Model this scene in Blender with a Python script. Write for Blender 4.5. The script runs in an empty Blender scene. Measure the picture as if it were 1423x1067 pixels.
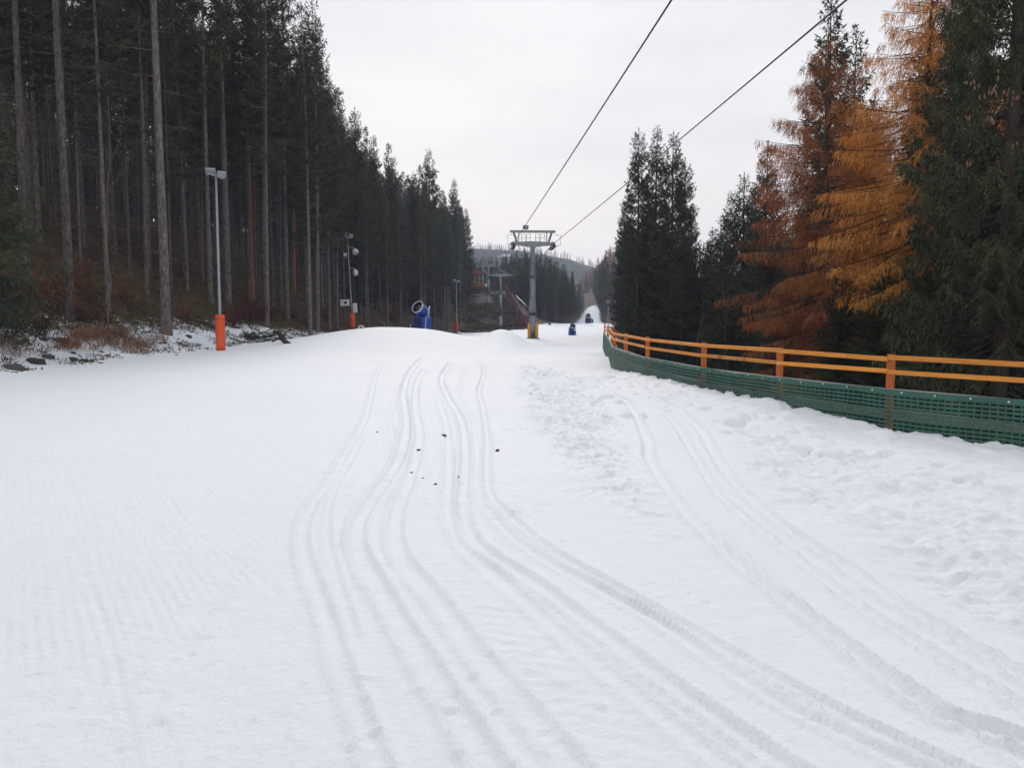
import bpy, math, random
import numpy as np
R = math.radians
rng = np.random.default_rng(11)
random.seed(5)
SC = bpy.context.scene
COL = SC.collection

# ------------------------------------------------------------------ camera model
EYE, F, CX, CY, HZ = 1.6, 1050.0, 711.5, 533.5, 455.0
PITCH = math.atan((CY - HZ) / F)
def ray(px, py):
    a, b = (px - CX) / F, (CY - py) / F
    cp, sp = math.cos(PITCH), math.sin(PITCH)
    d = np.array([a, cp + b * sp, -sp + b * cp])
    return d / d[1]
def at(px, py, Y):
    d = ray(px, py)
    return np.array([d[0] * Y, Y, EYE + d[2] * Y])

# ------------------------------------------------------------------ noise
def _hash(i, j, s):
    n = (i.astype(np.int64) * 374761393 + j.astype(np.int64) * 668265263 + s * 982451653) & 0xFFFFFFFF
    n = ((n ^ (n >> 13)) * 1274126177) & 0xFFFFFFFF
    n = n ^ (n >> 16)
    return (n & 0xFFFFFF) / float(0xFFFFFF)
def vnoise(x, y, s=0):
    i, j = np.floor(x), np.floor(y)
    u, v = x - i, y - j
    u = u * u * u * (u * (u * 6 - 15) + 10); v = v * v * v * (v * (v * 6 - 15) + 10)
    a, b = _hash(i, j, s), _hash(i + 1, j, s)
    c, d = _hash(i, j + 1, s), _hash(i + 1, j + 1, s)
    return (a * (1 - u) + b * u) * (1 - v) + (c * (1 - u) + d * u) * v * 1.0
def fbm(x, y, oct=4, s=0):
    r, a, f = 0, .5, 1.0
    for k in range(oct):
        r = r + a * (vnoise(x * f + 17.3 * k, y * f - 9.1 * k, s + k) - .5); a *= .5; f *= 2.03
    return r
def billow(x, y, oct=3, s=0):
    r, a, f = 0, .5, 1.0
    for k in range(oct):
        n = np.abs(vnoise(x * f + 31.7 * k, y * f + 5.3 * k, s + k) * 2 - 1); r = r + a * (1 - n) ** 2; a *= .5; f *= 2.1
    return r
def sstep(a, b, x):
    t = np.clip((x - a) / (b - a), 0, 1); return t * t * (3 - 2 * t)
def interp(x, tab):
    xs, ys = zip(*tab); return np.interp(x, xs, ys)
def sinterp(x, tab):
    """piecewise interpolation with eased joints"""
    w = .04 * np.abs(x) + .4
    return (interp(x - w, tab) + 2 * interp(x, tab) + interp(x + w, tab)) / 4

# ------------------------------------------------------------------ terrain
FENCE = [(-30, 41), (-10, 22), (0, 13), (6, 7.95), (8.8, 5.98), (10.1, 5.03), (11.9, 4.17), (14.2, 3.55), (17.5, 3.08), (20.5, 3.03), (24, 3.2), (30, 3.9), (45, 5.45), (60, 8.2), (75, 10), (100, 12.5), (130, 15.8), (165, 20), (200, 22.2), (230, 24.9), (260, 28.2), (300, 32.8), (340, 36.2), (700, 70)]
ZR = [(-40, -.6), (0, 0), (27, .43), (32, .38), (40, .13), (60, .3), (77, .5), (100, .42), (130, 1.3), (160, 2.45), (172, 2.5), (200, 2.4), (250, 4.6), (300, 8.2), (340, 11.2), (500, 24), (700, 44)]
ZL = [(-40, -.6), (0, 0), (30, .48), (45, .6), (60, .3), (100, .3), (200, 1.5), (400, 6), (700, 20)]
ZS = [(0, .3), (118, .4), (142, 1.2), (150, 1.7), (190, 7.6), (230, 13.0), (255, 15.2), (280, 16), (350, 17.5), (500, 26), (700, 40)]
RIDGE = [(-18, .6), (-14, .8), (-12.5, .98), (-10, 1.4), (-8.2, 1.62), (-6.5, 1.6), (-4.8, 1.47), (-2.6, 1.04), (-1.7, 1.05), (-1.2, 1.38), (-.8, 1.5), (-.3, 1.48), (.4, 1.1), (1.2, .6), (2, .35), (4, .12), (9, .1)]
LIFT = [(0, 0), (8.8, .03), (10.1, .07), (11.9, .22), (14.2, .25), (17.5, .19), (20.5, .04), (24, -.14), (30, 0), (60, 0)]
def net_line(y): return 3.4 - (y - 140) * .0587
def left_edge(y): return interp(y, [(-40, -13.4), (19, -13.4), (29, -15), (34, -14.2), (45, -13.6), (60, -12), (80, -9.2), (110, -8), (150, -9.4), (200, -12.2), (262, -16.5), (700, -30)])
def H(x, y):
    x = np.asarray(x, float); y = np.asarray(y, float)
    b = sstep(-4.5, 1, x)
    zl, zr = sinterp(y, ZL), sinterp(y, ZR)
    z = zl * (1 - b) + zr * b
    rx = (interp(x - .35, RIDGE) + interp(x, RIDGE) + interp(x + .35, RIDGE)) / 3
    wy = sstep(31, 45, y) * (1 - sstep(45.5, 56, y))
    z = z + (rx - z) * wy * (1 - sstep(4, 7, x))
    ms = sstep(116, 150, y) * (1 - sstep(0, 9, x - net_line(y)))
    z = z + (np.maximum(sinterp(y, ZS), z) - z) * ms
    fx = interp(y, FENCE)
    z = z + interp(y, LIFT) * np.exp(-((x - fx) / 1.2) ** 2)
    # banks either side
    t = left_edge(y) - x
    tt = np.maximum(t + .6, 0)
    z = z + np.where(t > -.6, .32 * tt * sstep(0, 2.5, tt) + .12 * np.clip(tt - 3, 0, 25) - .20 * np.clip(tt - 30, 0, 60) - .30 * np.clip(tt - 90, 0, 300), 0)
    tr = x - fx
    drop = np.where(y < 75, 3.6, 1.2) 
    z = z - np.where(tr > -.02, drop * sstep(.8, 7, tr) + .9 * sstep(-.02, .5, tr) * (y < 75), 0) + np.where(y > 60, .13 * np.clip(tr - 6, 0, 45) * sstep(60, 110, y), 0)
    return z
def hit(px, py, y0=1.5, y1=400):
    d = ray(px, py)
    ys = np.concatenate([np.arange(y0, 60, .02), np.arange(60, y1, .2)])
    g = H(d[0] * ys, ys) - (EYE + d[2] * ys)
    k = np.argmax(g > 0)
    if g[k] <= 0: k = len(ys) - 1
    return np.array([d[0] * ys[k], ys[k]])
def gz(x, y): return float(H(x, y))

# ------------------------------------------------------------------ materials
def new_mat(name):
    m = bpy.data.materials.new(name); m.use_nodes = True
    nt = m.node_tree; bs = nt.nodes['Principled BSDF']
    return m, nt, bs
def N(nt, typ, **kw):
    n = nt.nodes.new(typ)
    for k, v in kw.items():
        if k in n.inputs: n.inputs[k].default_value = v
        else: setattr(n, k, v)
    return n
def ramp(nt, fac, stops):
    r = nt.nodes.new('ShaderNodeValToRGB')
    while len(r.color_ramp.elements) < len(stops): r.color_ramp.elements.new(.5)
    for e, (p, c) in zip(r.color_ramp.elements, stops):
        e.position = p; e.color = (*c, 1) if len(c) == 3 else c
    nt.links.new(fac, r.inputs[0]); return r.outputs[0]
def mixc(nt, fac, a, b, mode='MIX'):
    m = nt.nodes.new('ShaderNodeMix'); m.data_type = 'RGBA'; m.blend_type = mode
    for s, v in ((0, fac), (6, a), (7, b)):
        if hasattr(v, 'links'): nt.links.new(v, m.inputs[s])
        else: m.inputs[s].default_value = v if s == 0 else (*v, 1)
    return m.outputs[2]
def math_(nt, op, a, b=0., clamp=False):
    m = nt.nodes.new('ShaderNodeMath'); m.operation = op; m.use_clamp = clamp
    for s, v in ((0, a), (1, b)):
        if hasattr(v, 'links'): nt.links.new(v, m.inputs[s])
        else: m.inputs[s].default_value = v
    return m.outputs[0]
def noise(nt, scale, detail=4, rough=.55, coord='Object', stretch=None, dist=0):
    tc = nt.nodes.new('ShaderNodeTexCoord'); o = tc.outputs[coord]
    if stretch:
        mp = nt.nodes.new('ShaderNodeMapping'); mp.inputs['Scale'].default_value = stretch
        nt.links.new(o, mp.inputs[0]); o = mp.outputs[0]
    n = N(nt, 'ShaderNodeTexNoise', Scale=scale, Detail=detail, Roughness=rough, Distortion=dist)
    nt.links.new(o, n.inputs['Vector']); return n.outputs['Fac']
def bump(nt, bs, h, dist, strength=1.0, prev=None):
    b = N(nt, 'ShaderNodeBump', Strength=strength, Distance=dist)
    nt.links.new(h, b.inputs['Height'])
    if prev: nt.links.new(prev, b.inputs['Normal'])
    nt.links.new(b.outputs[0], bs.inputs['Normal']); return b.outputs[0]

def simple(name, c1, c2=None, scale=6, rough=.6, metal=0, bmp=0, stretch=None, spec=.4, detail=4, lo=.3, hi=.7):
    m, nt, bs = new_mat(name)
    bs.inputs['Roughness'].default_value = rough; bs.inputs['Metallic'].default_value = metal
    bs.inputs['Specular IOR Level'].default_value = spec
    c2 = c2 or tuple(v * .75 for v in c1)
    f = noise(nt, scale, detail, stretch=stretch)
    nt.links.new(ramp(nt, f, [(lo, c1), (hi, c2)]), bs.inputs['Base Color'])
    if bmp: bump(nt, bs, f, bmp)
    return m

def snow_mat():
    m, nt, bs = new_mat('snow')
    f = noise(nt, .35, 5); g = noise(nt, 26, 6, .7); h = noise(nt, 5, 4, .6)
    dirt = noise(nt, .9, 8, .75, stretch=(1, .35, 1))
    c = ramp(nt, f, [(.3, (.83, .835, .855)), (.7, (.87, .872, .885))])
    c = mixc(nt, ramp(nt, dirt, [(.66, (0, 0, 0)), (.80, (.35, .35, .35))]), c, (.62, .58, .54))
    nt.links.new(c, bs.inputs['Base Color'])
    bs.inputs['Roughness'].default_value = .75; bs.inputs['Specular IOR Level'].default_value = .18
    bs.inputs['Sheen Weight'].default_value = .0
    p = bump(nt, bs, h, .03, .9); p = bump(nt, bs, g, .013, 1., p)
    # corduroy left by the groomer in patches
    tc = nt.nodes.new('ShaderNodeTexCoord'); mp = nt.nodes.new('ShaderNodeMapping')
    mp.inputs['Rotation'].default_value = (0, 0, R(-33)); nt.links.new(tc.outputs['Object'], mp.inputs[0])
    wv = N(nt, 'ShaderNodeTexWave', Scale=5.2, Distortion=.7, Detail=2); wv.inputs['Detail Scale'].default_value = .4
    wv.bands_direction = 'X'; nt.links.new(mp.outputs[0], wv.inputs['Vector'])
    at_ = nt.nodes.new('ShaderNodeAttribute'); at_.attribute_name = 'cord'
    k = math_(nt, 'MULTIPLY', wv.outputs['Fac'], math_(nt, 'MULTIPLY', at_.outputs['Fac'], ramp(nt, noise(nt, .55, 3), [(.42, (0, 0, 0)), (.62, (1, 1, 1))])))
    bump(nt, bs, k, .0045, 1., p)
    return m
def floor_mat(name, litter, moss, sn_bias=0.):
    """ground that turns from thin snow at the piste to litter, with dark gaps where the snow has holes"""
    m, nt, bs = new_mat(name)
    at_ = nt.nodes.new('ShaderNodeAttribute'); at_.attribute_name = 'snow'
    f = noise(nt, 1.6, 8, .72); g = noise(nt, .45, 5); d = noise(nt, 9, 6, .7)
    s = math_(nt, 'ADD', at_.outputs['Fac'], math_(nt, 'MULTIPLY', math_(nt, 'SUBTRACT', f, .5), 1.9))
    sf = ramp(nt, s, [(.47, (0, 0, 0)), (.55, (1, 1, 1))])
    gr = ramp(nt, g, [(.35, litter[0]), (.52, moss), (.66, litter[1])])
    gr = mixc(nt, ramp(nt, d, [(.35, (.2, .2, .2)), (.75, (1, 1, 1))]), tuple(v * .45 for v in litter[0]), gr)
    c = mixc(nt, sf, gr, (.80, .82, .86))
    nt.links.new(c, bs.inputs['Base Color']); bs.inputs['Roughness'].default_value = .9
    bs.inputs['Specular IOR Level'].default_value = .1
    p = bump(nt, bs, d, .06); bump(nt, bs, f, .12, .7, p)
    return m
def needle_mat(name, a, b, c, rough=.75, hv=.04):
    m, nt, bs = new_mat(name)
    oi = nt.nodes.new('ShaderNodeObjectInfo')
    f = noise(nt, .8, 3); g = noise(nt, 7, 3)
    col = ramp(nt, f, [(.34, a), (.5, b), (.68, c)])
    hs = N(nt, 'ShaderNodeHueSaturation'); nt.links.new(col, hs.inputs['Color'])
    nt.links.new(math_(nt, 'ADD', math_(nt, 'MULTIPLY', oi.outputs['Random'], .5), math_(nt, 'ADD', math_(nt, 'MULTIPLY', g, .9), .3)), hs.inputs['Value'])
    nt.links.new(math_(nt, 'ADD', math_(nt, 'MULTIPLY', oi.outputs['Random'], hv), .5 - hv / 2), hs.inputs['Hue'])
    nt.links.new(hs.outputs[0], bs.inputs['Base Color'])
    bs.inputs['Roughness'].default_value = rough; bs.inputs['Specular IOR Level'].default_value = .15
    return m
def bark_mat(name, a, b, c, sc=7):
    m, nt, bs = new_mat(name)
    f = noise(nt, sc, 6, .7, stretch=(1, 1, .35)); l = noise(nt, .7, 3, stretch=(1, 1, .4))
    oi = nt.nodes.new('ShaderNodeObjectInfo')
    col = ramp(nt, f, [(.3, a), (.5, b), (.72, c)])
    col = mixc(nt, ramp(nt, l, [(.5, (0, 0, 0)), (.75, (.6, .6, .6))]), col, (.06, .065, .035))
    hs = N(nt, 'ShaderNodeHueSaturation'); nt.links.new(col, hs.inputs['Color'])
    nt.links.new(math_(nt, 'ADD', math_(nt, 'MULTIPLY', oi.outputs['Random'], .6), .65), hs.inputs['Value'])
    nt.links.new(hs.outputs[0], bs.inputs['Base Color'])
    bs.inputs['Roughness'].default_value = .9; bs.inputs['Specular IOR Level'].default_value = .1
    bump(nt, bs, f, .06)
    return m
M = {}
M['snow'] = snow_mat()
M['floor'] = floor_mat('forest_litter', ((.13, .084, .058), (.24, .15, .092)), (.10, .094, .044))
M['slope'] = floor_mat('dry_turf', ((.045, .026, .013), (.15, .082, .032)), (.040, .042, .014))
M['spruce'] = needle_mat('spruce_needles', (.038, .048, .032), (.060, .072, .042), (.088, .086, .050))
M['spruce_g'] = needle_mat('green_spruce_needles', (.032, .044, .024), (.056, .070, .036), (.085, .085, .044))
M['spruce_b'] = needle_mat('brownish_spruce_needles', (.034, .038, .026), (.058, .060, .034), (.10, .074, .036))
M['larch'] = needle_mat('larch_needles', (.21, .080, .034), (.42, .155, .048), (.56, .24, .08), hv=.008)
M['larch_y'] = needle_mat('golden_larch_needles', (.36, .140, .035), (.54, .215, .048), (.64, .30, .08), hv=.008)
M['bark'] = bark_mat('spruce_bark', (.045, .038, .038), (.13, .112, .108), (.25, .22, .21), 11)
M['bark_r'] = bark_mat('reddish_bark', (.20, .08, .045), (.33, .14, .08), (.42, .20, .12))
M['bark_d'] = bark_mat('dark_bark', (.045, .034, .028), (.085, .066, .056), (.13, .10, .085))
M['twig_p'] = bark_mat('pale_twig', (.13, .11, .095), (.20, .17, .15), (.27, .24, .21))
M['shrub'] = needle_mat('red_brown_leaf', (.10, .030, .024), (.16, .045, .035), (.20, .075, .045))
M['beech'] = needle_mat('withered_leaf', (.16, .065, .032), (.24, .10, .05), (.30, .15, .08))
M['drygrass'] = needle_mat('dry_grass', (.14, .075, .04), (.24, .135, .07), (.36, .24, .14))
M['under'] = needle_mat('undergrowth', (.06, .055, .026), (.10, .072, .038), (.16, .10, .055))
M['rock'] = simple('rock', (.05, .05, .045), (.11, .10, .095), 7, .9, bmp=.05)
M['rockmoss'] = simple('mossy_rock', (.03, .032, .024), (.075, .07, .055), 6, .95, bmp=.05)
def wood_mat(name, a, b, grain):
    m, nt, bs = new_mat(name)
    oi = nt.nodes.new('ShaderNodeObjectInfo')
    f = noise(nt, 16, 6, .7, stretch=grain); k = noise(nt, 3.2, 2, .5); w = noise(nt, .8, 4, .6)
    c = ramp(nt, f, [(.34, b), (.66, a)])
    c = mixc(nt, ramp(nt, k, [(.66, (0, 0, 0)), (.72, (.7, .7, .7))]), c, tuple(v * .35 for v in b))
    c = mixc(nt, ramp(nt, w, [(.52, (0, 0, 0)), (.72, (.45, .45, .45))]), c, (.34, .22, .15))
    hs = N(nt, 'ShaderNodeHueSaturation'); nt.links.new(c, hs.inputs['Color'])
    nt.links.new(math_(nt, 'ADD', math_(nt, 'MULTIPLY', oi.outputs['Random'], .34), .84), hs.inputs['Value'])
    nt.links.new(hs.outputs[0], bs.inputs['Base Color']); bs.inputs['Roughness'].default_value = .7; bs.inputs['Specular IOR Level'].default_value = .25
    bump(nt, bs, f, .004); return m
M['wood'] = wood_mat('fence_board', (.76, .31, .055), (.56, .19, .032), (.22, .22, 2.4))
M['woodpost'] = wood_mat('fence_post', (.62, .17, .035), (.44, .105, .022), (2.4, 2.4, .2))
M['greyboard'] = simple('weathered_board', (.30, .26, .24), (.42, .37, .34), 4, .85, stretch=(1, 1, 8), bmp=.004)
M['net'] = simple('green_net', (.045, .135, .10), (.028, .09, .068), 3, .55)
M['screw'] = simple('bright_metal', (.75, .75, .75), (.6, .6, .6), 30, .35, 1)
M['steel'] = simple('galvanised_steel', (.30, .33, .36), (.22, .245, .27), 3, .5, .55, stretch=(1, 1, .4))
M['steel_l'] = simple('light_steel', (.36, .38, .41), (.27, .29, .32), 5, .45, .4)
M['steel_d'] = simple('dark_steel', (.09, .10, .115), (.05, .055, .065), 6, .5, .4)
M['cable'] = simple('steel_rope', (.06, .06, .065), (.09, .09, .095), 40, .55, .6)
M['pad_o'] = simple('orange_pad', (.78, .105, .02), (.66, .075, .015), 2.2, .5, bmp=.01)
M['pad_r'] = simple('red_pad', (.62, .03, .03), (.48, .02, .02), 2, .5)
M['pad_y'] = simple('yellow_pad', (.74, .40, .03), (.60, .30, .02), 3, .5, bmp=.01)
M['lampface'] = simple('lamp_glass', (.30, .33, .38), (.20, .22, .26), 20, .15, 0, spec=.7)
M['white'] = simple('white_enamel', (.80, .80, .82), (.68, .68, .70), 8, .4)
M['blue'] = simple('blue_paint', (.022, .075, .40), (.014, .045, .26), 4, .35, spec=.5)
M['blue_d'] = simple('dark_blue_paint', (.012, .03, .14), (.008, .02, .09), 4, .4)
M['black'] = simple('black_rubber', (.012, .012, .014), (.025, .025, .027), 10, .7)
M['pipe'] = simple('pale_blue_pipe', (.42, .52, .66), (.33, .42, .54), 6, .4)
M['rednet'] = simple('red_net', (.32, .07, .08), (.23, .05, .06), 6, .7)
M['roof_o'] = simple('orange_roof', (.30, .09, .055), (.24, .065, .04), 4, .5)
M['deckwood'] = simple('deck_wood', (.34, .13, .055), (.24, .085, .04), 5, .7)
M['clod'] = simple('dirt_clod', (.035, .025, .02), (.07, .05, .035), 40, .9, bmp=.01)
M['cone'] = simple('spruce_cone', (.24, .115, .07), (.15, .065, .04), 30, .7)
M['root'] = bark_mat('dark_root', (.035, .025, .022), (.06, .045, .038), (.11, .085, .07))

# ------------------------------------------------------------------ mesh helpers
def mesh_np(name, V, Fq, mat, parent=None, smooth=False, attrs=None):
    """V (n,3), Fq (m,4) or (m,3)"""
    me = bpy.data.meshes.new(name)
    V = np.ascontiguousarray(V, np.float32); Fq = np.ascontiguousarray(Fq, np.int32)
    k = Fq.shape[1]
    me.vertices.add(len(V)); me.vertices.foreach_set('co', V.ravel())
    me.loops.add(Fq.size); me.loops.foreach_set('vertex_index', Fq.ravel())
    me.polygons.add(len(Fq)); me.polygons.foreach_set('loop_start', np.arange(0, Fq.size, k, dtype=np.int32))
    if smooth: me.polygons.foreach_set('use_smooth', np.ones(len(Fq), bool))
    for an, av in (attrs or {}).items():
        a = me.attributes.new(an, 'FLOAT', 'POINT'); a.data.foreach_set('value', np.ascontiguousarray(av, np.float32))
    me.update(calc_edges=True)
    me.materials.append(mat)
    o = bpy.data.objects.new(name, me); COL.objects.link(o)
    if parent: o.parent = parent
    return o
class MB:
    def __init__(s): s.v = []; s.f = []
    def add(s, v, f):
        n = len(s.v); s.v += [tuple(p) for p in v]; s.f += [tuple(i + n for i in q) for q in f]; return s
    def box(s, c, d, rz=0, rx=0, ry=0, cut=0.0):
        """box; with cut > 0 its vertical and horizontal edges are chamfered"""
        hx, hy, hz = d[0] / 2, d[1] / 2, d[2] / 2
        if cut:
            k = min(cut, hx * .6, hy * .6, hz * .6)
            pr = [(hx - k, -hy), (hx, -hy + k), (hx, hy - k), (hx - k, hy), (-hx + k, hy), (-hx, hy - k), (-hx, -hy + k), (-hx + k, -hy)]
            sc = lambda q, e: (q[0] - math.copysign(e, q[0]), q[1] - math.copysign(e, q[1]))
            V = []
            for zz, e in ((-hz, k), (-hz + k, 0), (hz - k, 0), (hz, k)):
                V += [(*sc(q, e * .9), zz) for q in pr]
            Fc = [tuple(range(7, -1, -1)), tuple(range(24, 32))]
            for r in range(3):
                Fc += [(r * 8 + i, r * 8 + (i + 1) % 8, r * 8 + 8 + (i + 1) % 8, r * 8 + 8 + i) for i in range(8)]
        else:
            V = [(x, y, z) for z in (-hz, hz) for x, y in ((-hx, -hy), (hx, -hy), (hx, hy), (-hx, hy))]
            Fc = [(3, 2, 1, 0), (4, 5, 6, 7), (0, 1, 5, 4), (1, 2, 6, 5), (2, 3, 7, 6), (3, 0, 4, 7)]
        cz, sz, cx_, sx, cy_, sy = math.cos(rz), math.sin(rz), math.cos(rx), math.sin(rx), math.cos(ry), math.sin(ry)
        out = []
        for x, y, z in V:
            y, z = y * cx_ - z * sx, y * sx + z * cx_
            x, z = x * cy_ + z * sy, -x * sy + z * cy_
            x, y = x * cz - y * sz, x * sz + y * cz
            out.append((x + c[0], y + c[1], z + c[2]))
        return s.add(out, Fc)
    def tube(s, pts, rad, n=8, cap=True):
        pts = [np.array(p, float) for p in pts]
        if not hasattr(rad, '__len__'): rad = [rad] * len(pts)
        V, Fc = [], []
        up = np.array([0, 0, 1.])
        for i, p in enumerate(pts):
            t = pts[min(i + 1, len(pts) - 1)] - pts[max(i - 1, 0)]; t = t / (np.linalg.norm(t) + 1e-9)
            a = np.cross(t, up if abs(t[2]) < .95 else np.array([0, 1., 0])); a /= np.linalg.norm(a); b = np.cross(a, t)
            for k in range(n):
                w = 2 * math.pi * k / n
                V.append(p + rad[i] * (math.cos(w) * a + math.sin(w) * b))
        for i in range(len(pts) - 1):
            for k in range(n):
                Fc.append((i * n + k, i * n + (k + 1) % n, (i + 1) * n + (k + 1) % n, (i + 1) * n + k))
        if cap:
            Fc.append(tuple(range(n - 1, -1, -1))); m = (len(pts) - 1) * n; Fc.append(tuple(range(m, m + n)))
        return s.add(V, Fc)
    def lathe(s, prof, origin=(0, 0, 0), axis=(0, 0, 1), n=16, cap=True):
        """prof: (along, radius)"""
        o = np.array(origin, float); ax = np.array(axis, float); ax /= np.linalg.norm(ax)
        return s.tube_prof(o, ax, prof, n, cap)
    def tube_prof(s, o, ax, prof, n, cap=True):
        a = np.cross(ax, np.array([0, 0, 1.]) if abs(ax[2]) < .9 else np.array([1., 0, 0])); a /= np.linalg.norm(a); b = np.cross(a, ax)
        V, Fc = [], []
        for h, r in prof:
            for k in range(n):
                w = 2 * math.pi * k / n; V.append(o + ax * h + r * (math.cos(w) * a + math.sin(w) * b))
        for i in range(len(prof) - 1):
            for k in range(n):
                Fc.append((i * n + k, i * n + (k + 1) % n, (i + 1) * n + (k + 1) % n, (i + 1) * n + k))
        if cap: Fc.append(tuple(range(n - 1, -1, -1))); m = (len(prof) - 1) * n; Fc.append(tuple(range(m, m + n)))
        return s.add(V, Fc)
    def build(s, name, mat, parent=None, smooth=False):
        me = bpy.data.meshes.new(name); me.from_pydata(s.v, [], s.f); me.update(); me.materials.append(mat)
        if smooth:
            me.polygons.foreach_set('use_smooth', [len(p.vertices) == 4 for p in me.polygons])
        o = bpy.data.objects.new(name, me); COL.objects.link(o)
        if parent: o.parent = parent
        return o
def tag(o, label, cat, group=None, kind=None):
    o['label'] = label; o['category'] = cat
    if group: o['group'] = group
    if kind: o['kind'] = kind
    return o
def thing(name, label, cat, loc, rz=0, group=None):
    o = bpy.data.objects.new(name, None); COL.objects.link(o)
    o.empty_display_size = .2
    o.location = [float(v) for v in loc]; o.rotation_euler = (0, 0, rz)
    return tag(o, label, cat, group)
def copy_tree(o, parent=None):
    c = o.copy(); COL.objects.link(c)
    if parent: c.parent = parent
    for ch in list(o.children): copy_tree(ch, c)
    return c

# ------------------------------------------------------------------ the ground sheet
def catmull(P, n=14):
    P = [np.array(p, float) for p in P]; P = [2 * P[0] - P[1]] + P + [2 * P[-1] - P[-2]]
    out = []
    for i in range(1, len(P) - 2):
        for k in range(n):
            t = k / n; a, b, c, d = P[i - 1], P[i], P[i + 1], P[i + 2]
            out.append(.5 * (2 * b + (c - a) * t + (2 * a - 5 * b + 4 * c - d) * t * t + (3 * b - a - 3 * c + d) * t ** 3))
    out.append(P[-2]); return np.array(out)
TRACKS = [  # photo points along each rut, half width (m), depth (m), lug
    ([(526, 1067), (505, 1009), (481, 946), (453, 858), (426, 781), (421, 740), (435, 700), (460, 668), (481, 630), (502, 594), (512, 566), (523, 521), (535, 500)], .065, .035, 0),
    ([(500, 920), (488, 875), (475, 833), (463, 791), (454, 746), (456, 705), (470, 668), (492, 630), (508, 598)], .05, .026, 0),
    ([(681, 1067), (642, 1005), (590, 921), (540, 840), (500, 770), (497, 735), (513, 700), (547, 651), (561, 615), (565, 580), (561, 545), (572, 514), (590, 494)], .085, .05, 0),
    ([(800, 1075), (779, 1051), (716, 974), (660, 907), (611, 840), (561, 781), (549, 742), (555, 700), (569, 665), (579, 630), (583, 601), (577, 563), (580, 531), (592, 511)], .085, .042, 1),
    ([(1110, 1075), (1000, 1000), (900, 932), (857, 897), (751, 819), (681, 774), (653, 746), (643, 700), (646, 651), (646, 612), (639, 580), (621, 549), (614, 524), (628, 502)], .075, .05, 0),
    ([(1020, 1075), (900, 981), (821, 918), (751, 858), (660, 777), (634, 746), (622, 700), (624, 640), (620, 590), (607, 550)], .07, .03, 2),
    ([(1270, 1067), (1100, 985), (1000, 925), (900, 858), (769, 788), (716, 753), (690, 725), (667, 697), (655, 670)], .06, .034, 2),
    ([(1330, 1067), (1160, 985), (1000, 900), (900, 842), (821, 798), (751, 756), (700, 710), (679, 682), (676, 637), (677, 609), (670, 563), (665, 542), (672, 514), (662, 499)], .055, .042, 0),
    ([(1423, 1030), (1307, 992), (1201, 921), (1095, 837), (1011, 769), (947, 705), (902, 640), (896, 608), (875, 565), (845, 543), (800, 520)], .075, .05, 0),
    ([(1423, 943), (1350, 900), (1244, 837), (1159, 777), (1074, 722), (1011, 663), (985, 620), (964, 587), (930, 562), (880, 540)], .07, .05, 0),
    ([(1423, 985), (1286, 902), (1201, 848), (1117, 785), (1032, 718), (985, 670), (950, 610), (925, 575), (880, 550)], .055, .035, 0),
    ([(1400, 1045), (1328, 1001), (1223, 935), (1138, 872), (1074, 812), (1000, 745), (935, 685)], .06, .03, 0),
    ([(1423, 640), (1300, 615), (1200, 598), (1100, 575), (1000, 556), (920, 537)], .08, .035, 0),
    ([(1423, 668), (1300, 640), (1180, 612), (1080, 590), (980, 562), (900, 538)], .07, .03, 0),
    ([(176, 1000), (150, 880), (118, 800), (100, 740)], .03, .012, 0),
    ([(420, 860), (340, 790), (260, 730), (220, 670), (205, 640)], .03, .010, 0),
    ([(560, 640), (545, 600), (548, 560), (560, 520)], .04, .014, 0),
    ([(660, 620), (655, 580), (640, 545), (645, 510)], .04, .016, 0),
]
ROUGH1 = [(705, 505), (790, 512), (860, 545), (888, 600), (895, 640), (940, 705), (990, 755), (960, 790), (880, 730), (800, 690), (735, 630), (700, 560)]
ROUGH2 = [(990, 575), (1100, 600), (1240, 622), (1500, 680), (1600, 960), (1423, 915), (1350, 880), (1244, 820), (1159, 755), (1074, 705), (1025, 660), (1005, 620)]
def poly_world(P): return np.array([hit(*p) for p in P])
def poly_sd(x, y, P):
    d = np.full(x.shape, 1e9); ins = np.zeros(x.shape, bool)
    for i in range(len(P)):
        (ax, ay), (bx, by) = P[i], P[(i + 1) % len(P)]
        ex, ey = bx - ax, by - ay
        t = np.clip(((x - ax) * ex + (y - ay) * ey) / (ex * ex + ey * ey), 0, 1)
        d = np.minimum(d, np.hypot(x - ax - t * ex, y - ay - t * ey))
        c = ((ay > y) != (by > y)) & (x < ex * (y - ay) / (ey if abs(ey) > 1e-9 else 1e-9) + ax)
        ins ^= c
    return np.where(ins, d, -d)
def axis(lo, hi, c0, c1, d0, g0, gmax=30):
    """positions: spacing d0 inside [c0,c1], growing outside by g0 of the distance"""
    a = list(np.arange(c0, c1, d0))
    p = c1
    while p < hi: a.append(p); p += min(gmax, max(d0, d0 + g0 * (p - c1)))
    a.append(hi); p = c0; b = []
    while p > lo: p -= min(gmax, max(d0, d0 + g0 * (c0 - p))); b.append(p)
    return np.array(b[::-1] + a)
XS = axis(-600, 600, -3.6, 5.0, .019, .030)
y = 2.0; ys = [2.0]
while y < 700:
    y += min(12, max(.019, .0048 * y) if y < 60 else .018 * y); ys.append(y)
yb = [2.0]; st = .05
while yb[-1] > -40: yb.append(yb[-1] - st); st = min(2, st * 1.12)
YS = np.array(yb[:0:-1] + ys)
gx, gy = np.meshgrid(XS, YS)
Z = H(gx, gy)
nearm = (gy > -2) & (gy < 62) & (gx > -18) & (gx < 14)
fx = interp(gy, FENCE); le = left_edge(gy)
onp = sstep(-1.5, 1.0, gx - le) * sstep(-1.0, -.1, fx - gx + .1)
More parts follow.
